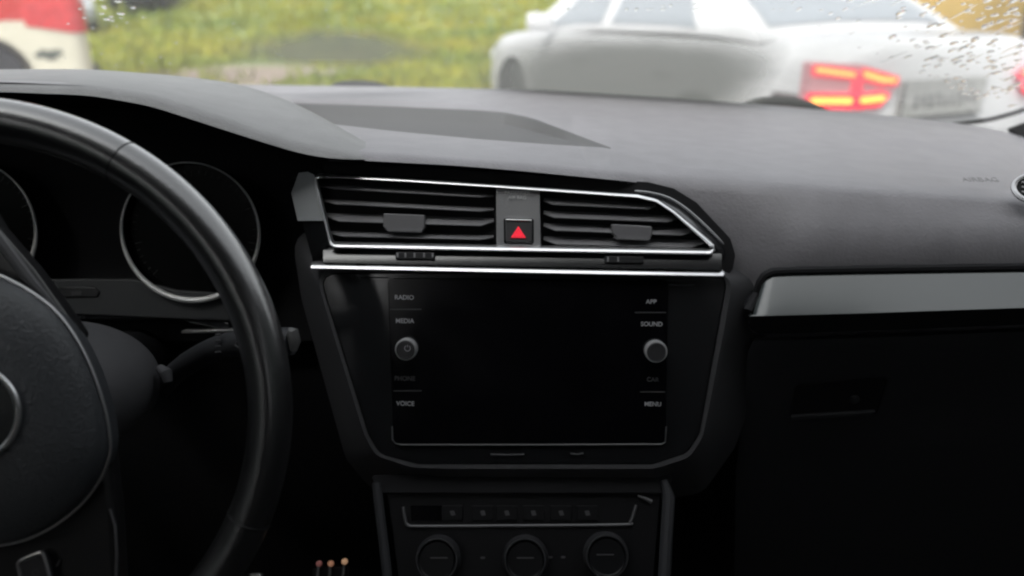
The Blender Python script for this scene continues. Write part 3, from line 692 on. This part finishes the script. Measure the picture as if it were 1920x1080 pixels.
cl = [tr_t2[0], tr_top[0], tr_mid[0], tr_bot[0], tr_b2[0]]
bm = loft_bm([cl, [p + Vector((.002, .025, 0)) for p in cl]]); meshobj("strip_end", bm, GLOSS, ds)
meshobj("strip_gap", tube_bm([p + Vector((0, .004, .003)) for p in [tr_bot[0], tr_mid[0]] + tr_top], .0032, 8), BLACKP, dash)
# glove box under the strip
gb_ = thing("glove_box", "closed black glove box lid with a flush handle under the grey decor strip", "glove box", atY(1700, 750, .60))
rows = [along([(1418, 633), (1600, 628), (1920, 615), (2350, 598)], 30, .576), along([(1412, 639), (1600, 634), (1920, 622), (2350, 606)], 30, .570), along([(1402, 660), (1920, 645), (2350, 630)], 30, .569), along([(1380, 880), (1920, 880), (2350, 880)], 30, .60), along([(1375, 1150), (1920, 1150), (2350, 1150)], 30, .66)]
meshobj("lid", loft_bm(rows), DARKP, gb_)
GPl = Plane(atY(1580, 750, .582), tilt_n(-8))
h_ = plate("handle", GPl, [(1492, 722), (1668, 706), (1645, 778), (1480, 788)], .0, .0035, BLACKP, gb_, .006, .001)
plate("handle_lip", GPl, [(1484, 781), (1642, 771), (1640, 779), (1482, 789)], .0035, .0065, DARKP, h_, .001, .0008)
meshobj("handle_lock", lathe_bm([(.004, 0), (.004, .0015), (.003, .002)], GPl.mat(1602, 748, .0035), 16), DARKP, h_)
# embossed airbag word and the side vent at the far right
AP = Plane(atY(1832, 336, .635), (0, -.35, 1))
text("airbag_lettering", "AIRBAG", AP, 1838, 337, .0012, .0085, M("emboss_grey", (.19, .187, .192), .6), dash)
sv = thing("side_air_vent", "black round air vent with a thin ring at the right end of the dashboard", "air vent", atY(1940, 352, .60))
SV = Plane(atY(1942, 354, .596), (-.5, -.6, .62))
uvc = SV.uv(1950, 356); circ = [SV.w(uvc[0] + .017 * math.cos(a * math.pi / 24), uvc[1] + .012 * math.sin(a * math.pi / 24), .002) for a in range(48)]
meshobj("vent_ring", tube_bm(circ, .0022, 8, closed=True), CHROMED, sv)
bm = bmesh.new(); bm.faces.new([bm.verts.new(SV.w(uvc[0] + .016 * math.cos(a * math.pi / 24), uvc[1] + .011 * math.sin(a * math.pi / 24), .0015)) for a in range(48)]); meshobj("vent_grille", bm, BLACKP, sv)
for k in (-1, 0, 1): meshobj("slat", box_bm((0, 0, 0), (.024, .0015, .003)), SLAT, None).matrix_world = SV.mat(1950, 356 + k * 9, .003)
for o in [o for o in COL.objects if o.name.split(".")[0] == "slat" and o.parent is None]:
    mwx = o.matrix_world.copy(); o.data.transform(mwx); o.matrix_world = Matrix(); o.location = (0, 0, 0); o.rotation_euler = (0, 0, 0); adopt(o, sv)
pt = plate("pillar_foot", Plane(atD(1930, 255, 1.02), (-.3, -.9, .2)), [(1893, 241), (1990, 205), (1990, 300), (1918, 262)], -.02, 0, BLACKP, dash, .003)

# ------------------------------------------------------------------ central air vents
cv = thing("central_air_vents", "pair of slatted air vents in a chrome edged black frame above the touchscreen", "air vent", SP.p(960, 410))
gap_outline = [(605, 302), (700, 306), (880, 318), (1100, 335), (1215, 341), (1264, 353), (1306, 379), (1370, 447), (1379, 478), (1374, 505), (1362, 520), (605, 520)]
plate("gap_shade", SP, gap_outline, -.02, -.008, BLACKP, cv, .005)  # black sheet painting the gap and the shade under the lip
chl = [(590, 329), (760, 338), (930, 349), (1100, 361), (1195, 368), (1230, 376), (1262, 397), (1338, 462), (1334, 472), (960, 466), (622, 459)]
vfo = [(545, 338), (580, 320), (760, 328), (930, 339), (1100, 351), (1205, 358), (1252, 367), (1290, 389), (1362, 455), (1370, 476), (1362, 506), (960, 500), (588, 495)]
# gloss frame as a sloped ring: outer edge lies deeper
ring("gloss_frame", vfo, chl, -.013, .0035, GLOSS, cv, .004, .004, extra=[(.5, -.0035)])
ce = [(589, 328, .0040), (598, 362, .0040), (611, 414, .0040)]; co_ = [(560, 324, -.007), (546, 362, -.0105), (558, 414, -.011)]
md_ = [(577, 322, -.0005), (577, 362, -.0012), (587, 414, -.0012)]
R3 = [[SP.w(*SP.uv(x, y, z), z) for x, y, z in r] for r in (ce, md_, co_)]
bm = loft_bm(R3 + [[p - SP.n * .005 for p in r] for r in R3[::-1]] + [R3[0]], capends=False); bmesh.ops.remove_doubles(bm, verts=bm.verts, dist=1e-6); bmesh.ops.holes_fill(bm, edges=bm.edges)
meshobj("frame_reflection", bm, M("reflection_grey", (.46, .48, .50), .26, spec=.6, coat=.4), cv, auto=50)  # lighter grey piece paints the reflection on the frame's left flank
ring("frame_return", chl, chl, .0035, -.03, BLACKP, cv, .004, .004)
plate("vent_back", SP, [(585, 325), (1240, 365), (1350, 475), (605, 470)], -.045, -.040, BLACKP, cv)
uvc_ = resample(rnd([Vector(SP.uv(x, y, .004)) for x, y in chl], .004), 220)
def chr_r(uv):
    P = SP.w(uv.x, uv.y, .004); d = P - CAM; D = d.dot(FW); py = 540 - F * d.dot(UP) / D; px = 960 + F * d.dot(RX) / D
    low = interp([(329, 0), (400, .35), (450, .7), (462, 1)], py - (px - 600) * .012); lft = max(0, 1 - abs(px - 602) / 30) * .6; return .0008 + .0010 * max(low, lft)
meshobj("chrome_edge", tube_bm([SP.w(p.x, p.y, .004) for p in uvc_], [chr_r(p) for p in uvc_], 12, closed=True, flat=2.4, nrm=SP.n * .866 - SP.v * .5), CHROME, cv)
meshobj("chrome_strip", tube_bm([SP.p(x, y, .003) for x, y in ((583, 497), (586, 497.1), (700, 499.5), (960, 505), (1200, 509.5), (1354, 512), (1358, 512))], [.001, .0019, .0019, .0019, .0019, .0019, .001], 14, flat=2.6, nrm=SP.n * .866 - SP.v * .5), CHROME, cv)
LEDG = M('ledge_gloss', (.012, .0125, .014), .2, spec=.6, coat=.4)
ldx = [(606 + 12.45 * i) for i in range(61)]
meshobj('gloss_ledge', loft_bm([[SP.p(x, 468.5 + (x - 606) * .0095, .0012) for x in ldx], [SP.p(x, 480 + (x - 606) * .014, .0042) for x in ldx], [SP.p(x, 493 + (x - 606) * .0185, .0062) for x in ldx], [SP.p(x, 494 + (x - 606) * .0185, -.004) for x in ldx]]), LEDG, cv)
meshobj('frame_highlight', tube_bm(smooth_path([SP.p(x, y, -.0005) for x, y in ((1190, 358), (1222, 362), (1256, 372), (1290, 394), (1330, 430), (1357, 458))], 6), [.0004] + [.0009] * 29 + [.0004], 8), CHROMED, cv)  # thin pale tube shaped as the highlight line on the gloss frame
def slat(x0, y0, x1, y1, th, d=.011):
    a0, a1 = SP.p(x0, y0, .0015), SP.p(x1, y1, .0015); b0, b1 = SP.p(x0 + 2, y0 - th, .0015 - d), SP.p(x1 - 2, y1 - th, .0015 - d); dn = -SP.v * .0014
    n_ = 12; rows = []
    for i in range(n_ + 1):
        s = i / n_; e = 0
        if i == 0 or i == n_: e = .55
        f = a0.lerp(a1, s).lerp(b0.lerp(b1, s), e); b = b0.lerp(b1, s); rows.append([f + SP.n * .0 , f + dn * .5 + SP.n * .0004, f + dn, b + dn, b])
    meshobj("slat", loft_bm(rows, closed=True, capends=True), SLAT, cv, auto=50)
for a in ((599, 350, 927, 369, 6), (604, 379, 927, 395.5, 7), (610, 412, 927, 422, 15), (618, 440, 927, 447.5, 8)): slat(*a)
for a in ((1018, 380, 1232, 391, 10), (1018, 405, 1272, 415, 12), (1018, 429, 1300, 440, 13), (1018, 455, 1322, 462, 14)): slat(*a)
def tab(pts):
    o = plate("vent_tab", SP, pts, -.012, .0035, SLAT, cv, .0015, .0008)
    x = [p[0] for p in pts]; y = [p[1] for p in pts]
    plate("tab_lip", SP, [(min(x) + 4, max(y) - 6), (max(x) - 3, max(y) - 4), (max(x) - 8, max(y) + 1), (min(x) + 10, max(y) - 1)], -.004, .0052, SLAT, o, .001, .0005)
tab([(718, 400), (796, 403), (796, 427), (789, 435), (725, 432), (718, 424)])
tab([(1146, 420), (1222, 424), (1224, 440), (1217, 450), (1160, 447), (1148, 438)])
colp = plate("centre_column", SP, [(930, 350), (1012, 357), (1014, 464), (931, 462)], -.02, .0028, M("column_plastic", (.27, .27, .276), .5, bump=.2, bscale=900), cv, .0006)
text("passenger_airbag_lettering", "PASSENGER\nAIR BAG", SP, 970, 366, .0034, .0037, M("faint_print", (.6, .6, .61), .6), cv)
hz = plate("hazard_button", SP, [(947, 413), (998, 414), (998, 455), (948, 454)], -.002, .0042, M("button_plastic", (.07, .07, .073), .45), cv, .0022, .0008)
ring("button_gap", [(944, 409), (1001, 410), (1001, 458), (945, 457)], [(947, 412), (998, 413), (998, 456), (948, 455)], .0030, .0031, BLACKP, cv, .002, .002)
plate("button_chrome", SP, [(948, 410.5), (997, 411.5), (997, 415), (948, 414)], .002, .005, CHROME, hz, .0005, .0004)
tri = lambda s: [(972, 434 - 11 * s), (985.5 - 13 * (1 - s), 445.5 - 7.5 * (1 - s)), (959.5 + 13 * (1 - s), 445 - 7.5 * (1 - s))]
bm = prism_bm(SP, [SP.uv(x, y, .0048) for x, y in ((972, 424), (986, 446), (958, 445.5))], .0042, .0048); meshobj("hazard_triangle", bm, RED, hz, smooth=False)
for sc in (.62,):
    pts = [(972, 439 + (424 - 439) * sc), (972 + 14 * sc, 439 + 7 * sc), (972 - 14 * sc, 439 + 6.5 * sc)]
    meshobj("triangle_line", tube_bm([SP.p(x, y, .0049) for x, y in pts], .00018, 6, closed=True), M("button_plastic", (0, 0, 0)), hz)
for x0, x1, y, marks in ((741, 815, 479, (745, 760, 777, 795, 811)), (1134, 1207, 486.5, (1140, 1159))):
    th = plate("thumb_wheel", SP, [(x0, y - 7), (x1, y - 6), (x1, y + 8), (x0, y + 7)], -.004, .0065, M("wheel_rubber", (.03, .03, .032), .5), cv, .001, .0007)
    for m_ in marks: plate("wheel_mark", SP, [(m_ - 1.6, y - 5), (m_ + 1.6, y - 5), (m_ + 1.6, y + 4), (m_ - 1.6, y + 4)], .0063, .0070, M("wheel_mark_grey", (.35, .35, .36), .4), th, .0002, 0)

# ------------------------------------------------------------------ touchscreen unit
ts = thing("touchscreen_unit", "switched off black touchscreen with two knobs and printed keys on a gloss black panel", "touchscreen", SP.p(990, 680))
plate("gloss_panel", SP, stack_in, -.02, -.001, GLOSS, ts, .012, .001)
ledge = M("panel_edge", (.10, .10, .105), .4)
scr = plate("screen", SP, [(727, 522), (1253, 524), (1248, 832), (737, 832)], -.005, .0012, SCREEN, ts, .004, .0008)
meshobj("screen_edge", tube_bm([SP.p(x, y, .0006) for x, y in ((735, 800), (736, 824), (742, 831), (752, 834), (1000, 834), (1240, 833), (1247, 829), (1249, 800))], .0007, 6), ledge, ts)
for x0, x1, y in ((675, 727, 519), (1254, 1305, 533)): plate("panel_seam", SP, [(x0, y), (x1, y + 1), (x1, y + 3), (x0, y + 2)], -.001, .0004, ledge, ts)
meshobj("slot_edge", tube_bm([SP.p(x, y, .0002) for x, y in ((920, 852), (950, 853), (983, 852))], .0006, 6), ledge, ts)
meshobj("slot_notch", tube_bm([SP.p(x, y, .0002) for x, y in ((1070, 850), (1082, 852), (1094, 850))], .0006, 6), ledge, ts)
for s, x, y, h in (("RADIO", 758, 558, .0049), ("MEDIA", 759, 602, .0049), ("PHONE", 759, 710, .0049), ("VOICE", 760, 757, .0049), ("APP", 1221, 566, .0047), ("SOUND", 1222, 608, .0047), ("CAR", 1224, 712, .0047), ("MENU", 1224, 758, .0047)):
    text("key_lettering", s, SP, x, y, .0016, h, INK if s in ("RADIO", "MEDIA", "VOICE", "APP", "MENU", "SOUND") else INKD, scr, .00006)
for x0, x1, y in ((731, 790, 580), (738, 790, 733), (1190, 1249, 586), (1200, 1247, 735)):
    plate("key_divider", SP, [(x0, y - .9), (x1, y - .9), (x1, y + .9), (x0, y + .9)], .0012, .0016, INKD, scr, 0, 0)
for x, y, power in ((764, 653, True), (1228, 657, False)):
    kn = meshobj("knob", lathe_bm([(.0072, 0), (.0072, .009), (.0068, .0098), (.0060, .0100), (.0058, .0096)], SP.mat(x, y, .001), 40), M("knob_cap", (.035, .035, .037), .4), ts)
    meshobj("knob_ring", lathe_bm([(.0079, -.001), (.0085, .001), (.0085, .0070), (.0079, .0086), (.0073, .0086)], SP.mat(x, y, .001), 40), M("bright_ring", (.75, .75, .76), .45, metal=.7), kn)
    if power:
        P = Plane(SP.p(x, y, .0115), SP.n); pts = [P.w(.0022 * math.sin(a), .0022 * math.cos(a)) for a in [.6 + k * (2 * math.pi - 1.2) / 20 for k in range(21)]]
        meshobj("power_symbol", tube_bm(pts, .00028, 6), INK, kn); meshobj("power_stroke", tube_bm([P.w(0, .0008), P.w(0, .0027)], .00028, 6), INK, kn)

# ------------------------------------------------------------------ climate panel
cp = thing("climate_panel", "dark climate control panel with three dials and a silver bracket line below the touchscreen", "climate control", CPl.p(985, 1000))
plate("panel", CPl, [(722, 905), (1242, 905), (1215, 1220), (765, 1220)], -.02, 0, M("panel_satin_black", (.004, .004, .005), .5, spec=.25), cv and cp, .006, .001)
plate("upper_shade", CPl, [(690, 890), (1265, 890), (1250, 925), (715, 925)], -.006, .004, BLACKP, cp, .004)
meshobj("silver_bracket", tube_bm(smooth_path([CPl.p(x, y, .001) for x, y in ((756, 950), (760, 975), (766, 985), (790, 987), (960, 986), (1165, 984), (1182, 978), (1193, 947))], 6), .0013, 8), M('dull_bracket', (.11, .11, .114), .4, metal=.5), cp)
meshobj("silver_tip", tube_bm([CPl.p(x, y, .002) for x, y in ((1196, 930), (1212, 936), (1222, 941))], [.0008, .0016, .0018], 8), M('dull_bracket', (0, 0, 0)), cp)
for s in ((1243, 905, 1262, 915, 1240, 1220),):
    meshobj("side_rail", tube_bm([CPl.p(x, y, .004) for x, y in ((1245, 900), (1254, 930), (1250, 1000), (1238, 1220))], [.003, .005, .005, .005], 10), DARKP, cp)
meshobj("side_rail", tube_bm([CPl.p(x, y, .004) for x, y in ((706, 905), (712, 960), (724, 1060), (740, 1220))], .004, 10), DARKP, cp)
plate("display", CPl, [(770, 948), (832, 948), (832, 976), (772, 976)], 0, .0008, SCREEN, cp, .001, 0)
for x in (848, 905, 950, 1000, 1052, 1101):
    k = plate("button", CPl, [(x - 20, 948), (x + 20, 948), (x + 20, 976), (x - 20, 976)], 0, .0014, M("panel_satin_black", (0, 0, 0)), cp, .001, .0004)
    plate("button_icon", CPl, [(x - 5, 958), (x + 3, 957), (x + 6, 966), (x - 2, 967)], .0014, .0018, INKD, k, .0004, 0)
for x, y in ((823, 1046), (985, 1046), (1135, 1040)):
    d_ = meshobj("dial", lathe_bm([(.0150, 0), (.0150, .014), (.0143, .0150), (.0130, .0140), (.004, .0138)], CPl.mat(x, y, 0), 44), M("dial_face", (.005, .005, .006), .45, spec=.25), cp)
    meshobj("dial_ring", lathe_bm([(.0172, -.001), (.0178, .002), (.0160, .013), (.0156, .0156), (.0150, .0156), (.0149, .010)], CPl.mat(x, y, 0), 44), M("dial_ring_plastic", (.08, .08, .086), .4, metal=.5), d_)
    plate("dial_line", CPl, [(x - 16, y - 1), (x + 16, y - 1), (x + 16, y + 1.5), (x - 16, y + 1.5)], .0138, .0146, INKD, d_, 0, 0)
for x, y in ((905, 1046), (1032, 1045), (1056, 1045)): plate("dial_mark", CPl, [(x - 4, y - 2), (x + 4, y - 2), (x + 4, y + 2), (x - 4, y + 2)], 0, .0008, INKD, cp, .0004, 0)

# ------------------------------------------------------------------ instrument cluster
GP = Plane(atY(357, 435, .665), tilt_n(14, .0))
ic = thing("instrument_cluster", "dark instrument cluster with two silver ringed round gauges behind the steering wheel", "instrument cluster", GP.p(150, 440))
plate("face_panel", GP, [(-420, 120), (430, 225), (640, 290), (640, 640), (-420, 640)], -.05, -.035, BLACKP, ic)
FACE = M("gauge_glass", (.003, .003, .003), .25, spec=.12)
def gauge(cx, cy, r, parent):
    u, v = GP.uv(cx, cy); g = meshobj("gauge", lathe_bm([(r, -.012), (r, -.002), (r * .97, -.009), (.001, -.009)], GP.mat(cx, cy, 0), 56), FACE, parent)
    n_ = 96; P, R_ = [], []
    for k in range(n_):
        a = k * 2 * math.pi / n_; low = .5 - .5 * math.sin(a); P.append(GP.w(u + r * math.cos(a), v + r * math.sin(a), .0)); R_.append(.0006 + .0021 * low ** 1.2)
    meshobj("gauge_ring", tube_bm(P, R_, 8, closed=True), M("gauge_ring_silver", (.75, .75, .75), .5, metal=.4), g)
    bm = bmesh.new()
    for k in range(41):
        a = rad(225 - k * 270 / 40); l = .006 if k % 5 == 0 else .003
        p0, p1 = (u + (r * .9) * math.cos(a), v + (r * .9) * math.sin(a)), (u + (r * .9 - l) * math.cos(a), v + (r * .9 - l) * math.sin(a)); q = (-math.sin(a) * .0004, math.cos(a) * .0004)
        bm.faces.new([bm.verts.new(GP.w(x, y, -.0085)) for x, y in ((p0[0] + q[0], p0[1] + q[1]), (p0[0] - q[0], p0[1] - q[1]), (p1[0] - q[0], p1[1] - q[1]), (p1[0] + q[0], p1[1] + q[1]))])
    meshobj("scale_ticks", bm, M("tick_grey", (.03, .03, .03), .6), g, smooth=False)
    if 0: meshobj("needle", tube_bm([GP.w(u - r * .1 * math.cos(rad(222)), v - r * .1 * math.sin(rad(222)), -.006), GP.w(u + r * .8 * math.cos(rad(222)), v + r * .8 * math.sin(rad(222)), -.006)], [.0012, .0006], 6), M("needle_dark", (.02, .015, .015), .5), g)
gauge(357, 435, .0596, ic); gauge(-62, 428, .0596, ic)
lp = plate("lower_fascia", GP, [(-420, 524), (250, 524), (330, 545), (440, 552), (445, 602), (-420, 566)], -.011, -.004, M("cluster_fascia", (.055, .057, .06), .45, spec=.4), ic, .002, .0008)
ck = plate("trip_button", GP, [(112, 539), (178, 539), (186, 548), (182, 557), (106, 557), (104, 548)], -.004, -.0022, M("cluster_button", (.03, .03, .032), .4), ic, .001, .0006)
plate("button_mark", GP, [(133, 547), (152, 547), (151, 554), (134, 554)], -.0022, -.0018, INKD, ck, 0, 0)
plate("lower_edge", GP, [(-420, 572), (330, 572), (430, 606), (432, 622), (330, 600), (-420, 600)], -.014, -.006, GLOSS, ic, .002, .002)
plate("lower_ledge", GP, [(340, 620), (440, 618), (440, 623), (340, 625)], -.012, .0, CHROMED, ic, 0, .0004)

# ------------------------------------------------------------------ steering wheel (turned, fitted to the photographed rim)
SWc = atD(-59, 777, .47); tl_, yw_ = .3359, .1074
n = Vector((math.sin(yw_) * math.cos(tl_), -math.cos(yw_) * math.cos(tl_), math.sin(tl_))); SW = Plane(SWc, n)
sw = thing("steering_wheel", "black leather steering wheel turned with its spokes up and down and a thin chrome line", "steering wheel", SWc)
RM = .1858 - .0128
C2 = lambda r, a, z=0: SW.w(r * math.cos(a), r * math.sin(a), z)
rows = []
for i in range(161):
    a = i * 2 * math.pi / 160; row = []
    for k in range(18):
        b = k * 2 * math.pi / 18; row.append(C2(RM + .0132 * math.cos(b), a, .0160 * math.sin(b)))
    rows.append(row)
bm = loft_bm(rows, closed=True); bmesh.ops.remove_doubles(bm, verts=bm.verts, dist=1e-6); rim = meshobj("rim", bm, LEATHER, sw)
def ang(px, py): u, v = SW.uv(px, py); return math.atan2(v, u)
for px, py in ((240, 285), (440, 962)):
    a = ang(px, py); rows = []
    for da in (-.006, 0, .006):
        rows.append([C2(RM + (.0132 + (.0005 if da == 0 else -.0006)) * math.cos(b), a + da, (.0160 + (.0005 if da == 0 else -.0006)) * math.sin(b)) for b in [k * 2 * math.pi / 18 for k in range(18)]])
    meshobj("rim_seam", loft_bm(rows, closed=True), BLACKP, rim)
# airbag pad: a dome inside its outline
half = [(0, 515), (50, 541), (100, 578), (140, 628), (175, 695), (200, 770), (211, 835), (205, 875), (185, 915), (150, 957), (100, 995), (50, 1020), (0, 1032), (-70, 1040)]
outl = [SW.uv(x, y, .012) for x, y in half]; cx_, cy_ = SW.uv(-59, 775, .012)
outl += [(2 * cx_ - x, y) for x, y in outl[-2::-1]] + [(cx_, outl[0][1] + .008)]
outl = [(cx_ + (x - cx_) * .945, cy_ + (y - cy_) * .97) for x, y in outl]
outl = resample(smooth_path([Vector(p) for p in outl] + [Vector(outl[0])], 5)[:-1], 120)
rows = []
for s, z in ((.985, -.012), (1.0, .006), (.992, .011), (.97, .015), (.92, .0185), (.8, .0235), (.6, .028), (.4, .030), (.2, .031)):
    rows.append([SW.w(cx_ + (p.x - cx_) * s, cy_ + (p.y - cy_) * s, z) for p in outl])
rows.append([SW.w(cx_ + (p.x - cx_) * .02, cy_ + (p.y - cy_) * .02, .031) for p in outl])
ab = meshobj("airbag_cover", loft_bm(rows, closed=True, capends=True), PADM, sw, auto=60)
lp_ = [SW.w(cx_ + (p.x - cx_) * 1.01, cy_ + (p.y - cy_) * 1.01, .006) for p in outl]
meshobj("cover_trim", tube_bm(lp_, .0011, 8, closed=True), CHROMED, sw)
ecx, ecy = SW.uv(-59, 775, .031)
meshobj("emblem_ring", tube_bm([SW.w(ecx + .0262 * math.cos(k * math.pi / 32), ecy + .0262 * math.sin(k * math.pi / 32), .0315) for k in range(64)], .0016, 8, closed=True), CHROME, ab)
bm = bmesh.new(); bm.faces.new([bm.verts.new(SW.w(ecx + .0258 * math.cos(k * math.pi / 32), ecy + .0258 * math.sin(k * math.pi / 32), .0314)) for k in range(64)]); meshobj("emblem_disc", bm, GLOSS, ab)
SPK = M("spoke_plastic", (.016, .016, .017), .3, spec=.5)
s1 = plate("spoke", SW, [(-190, 330), (-120, 240), (-10, 425), (60, 505), (150, 630), (60, 760), (-200, 760)], -.022, -.004, SPK, sw, .006, .004, 3)
meshobj("spoke_highlight", tube_bm([SW.p(x, y, -.002) for x, y in ((-60, 365), (0, 452), (60, 530), (112, 585))], [.003, .0035, .003, .001], 8), M("spoke_grey", (.09, .09, .095), .35), sw)  # grey strip paints the highlight along the spoke edge
plate("spoke", SW, [(-240, 800), (200, 840), (214, 960), (222, 1100), (200, 1300), (-200, 1330)], -.022, -.003, SPK, sw, .008, .004, 3)
meshobj("spoke_edge", tube_bm([SW.p(x, y, -.002) for x, y in ((206, 955), (216, 985), (219, 1040), (216, 1120), (205, 1250))], .0009, 6), M("spoke_grey", (0, 0, 0)), sw)
bp_ = plate("button_pad", SW, [(34, 1052), (78, 1036), (88, 1060), (110, 1180), (60, 1200), (40, 1100)], -.003, .004, M("button_pad_plastic", (.03, .03, .033), .35), sw, .003, .001)
meshobj("button_frame", tube_bm(smooth_path([SW.p(x, y, .004) for x, y in ((44, 1110), (38, 1075), (35, 1056), (48, 1047), (74, 1037), (82, 1042), (90, 1068), (100, 1110))], 5), .0011, 8), CHROMED, bp_)
meshobj("button_symbol", tube_bm([SW.p(x, y, .0045) for x, y in ((60, 1072), (68, 1068), (74, 1074), (70, 1080), (62, 1079), (60, 1072))], .0004, 6), INKD, bp_)
meshobj("phone_symbol", tube_bm([SW.p(x, y, -.001) for x, y in ((106, 1061), (110, 1056), (112, 1050))], .0007, 6), INKD, sw)
# column shroud and stalk
ax = -n
def colp_(k, a, rx, ry):
    c = SWc + ax * k; return c + SW.u * rx * math.cos(a) + SW.v * ry * math.sin(a)
rows = [[colp_(k, i * math.pi / 24, rx, ry) for i in range(48)] for k, rx, ry in ((.03, .058, .040), (.05, .066, .046), (.09, .070, .050), (.125, .069, .047), (.140, .062, .040), (.145, .04, .025))]
shr = thing("steering_column", "dark grey rounded column cover behind the steering wheel", "steering column", SWc + ax * .1)
meshobj("column_shroud", loft_bm(rows, closed=True, capends=True), M("shroud_plastic", (.10, .10, .106), .5, bump=.2, bscale=800), shr)
meshobj("column_tube", tube_bm([SWc + ax * .14, SWc + ax * .40], .03, 16), BLACKP, shr)
meshobj("column_lever", tube_bm([atD(300, 690, .585), atD(312, 700, .58), atD(316, 716, .58)], [.003, .0045, .003], 18), M("shroud_plastic", (0, 0, 0)), shr)
st_ = thing("wiper_stalk", "black wiper stalk reaching right from the column behind the wheel rim", "stalk", atD(330, 690, .60))
meshobj("stalk_arm", tube_bm(smooth_path([atD(x, y, d) for x, y, d in ((300, 730, .61), (340, 690, .595), (400, 655, .575), (440, 645, .565), (500, 640, .55), (548, 640, .545))], 5), [.008] * 6 + [.0085] * 8 + [.0095] * 12, 12), DARKP, st_)
for k in range(4): meshobj("stalk_mark", tube_bm([atD(404, 628 + 11 * k, .558), atD(414, 627 + 11 * k, .557)], .0008, 6), INKD, st_)
meshobj("stalk_symbol", tube_bm([atD(x, y, .548) for x, y in ((452, 640), (444, 641), (440, 647), (446, 651), (452, 652))], .0007, 6), INKD, st_)
meshobj("stalk_tip", tube_bm([atD(541, 618, .54), atD(548, 622, .54), atD(552, 640, .54), atD(550, 658, .54)], [.002, .0042, .0042, .0025], 18), M("stalk_tip_grey", (.10, .10, .10), .35), st_)

# ------------------------------------------------------------------ low down beside the console
sp_ = thing("warm_glints", "row of three small warm glowing spots on slim pale bars low beside the console", "indicator lamps", atD(618, 1090, .72))  # warm glints of unknown kind, not known to be lamps
IP = Plane(atD(618, 1080, .72), tilt_n(35))
plate("panel", IP, [(585, 1066), (655, 1062), (655, 1170), (585, 1170)], -.01, -.004, BLACKP, sp_, .003, .001)
for x, y, e, c in ((598, 1057, .25, (1, .40, .36)), (620, 1057, .9, (1, .5, .3)), (646, 1053, 1.6, (1, .6, .35))):
    bar = meshobj("bar", tube_bm([IP.p(x - 1, y + 4, .0), IP.p(x - 4, 1100, .0), IP.p(x - 6, 1150, .0)], [.0012, .0016, .0016], 8), M("bracket_pale", (.30, .30, .30), .4, metal=.6), sp_)
    meshobj("warm_glint", lathe_bm([(.0027, -.002), (.0028, 0), (.0022, .002), (.0008, .0027)], IP.mat(x, y, 0), 16), M("glint_emitter_%d" % x, c, .4, emit=c, es=e * .045), bar)  # small emitters standing for warm glints of unknown kind
pd = thing("pedal", "brushed metal pedal with black rubber glimpsed below the steering wheel rim", "pedal", atD(480, 1080, .95))
PP = Plane(atD(480, 1070, .95), (-.2, -.8, .6))
plate("pedal_plate", PP, [(470, 1060), (490, 1030), (498, 1030), (480, 1140), (455, 1140)], -.006, 0, CHROME, pd, .004, .002)
plate("pedal_rubber", PP, [(440, 1075), (468, 1050), (466, 1140), (430, 1140)], -.006, .002, BLACKP, pd, .003, .001)
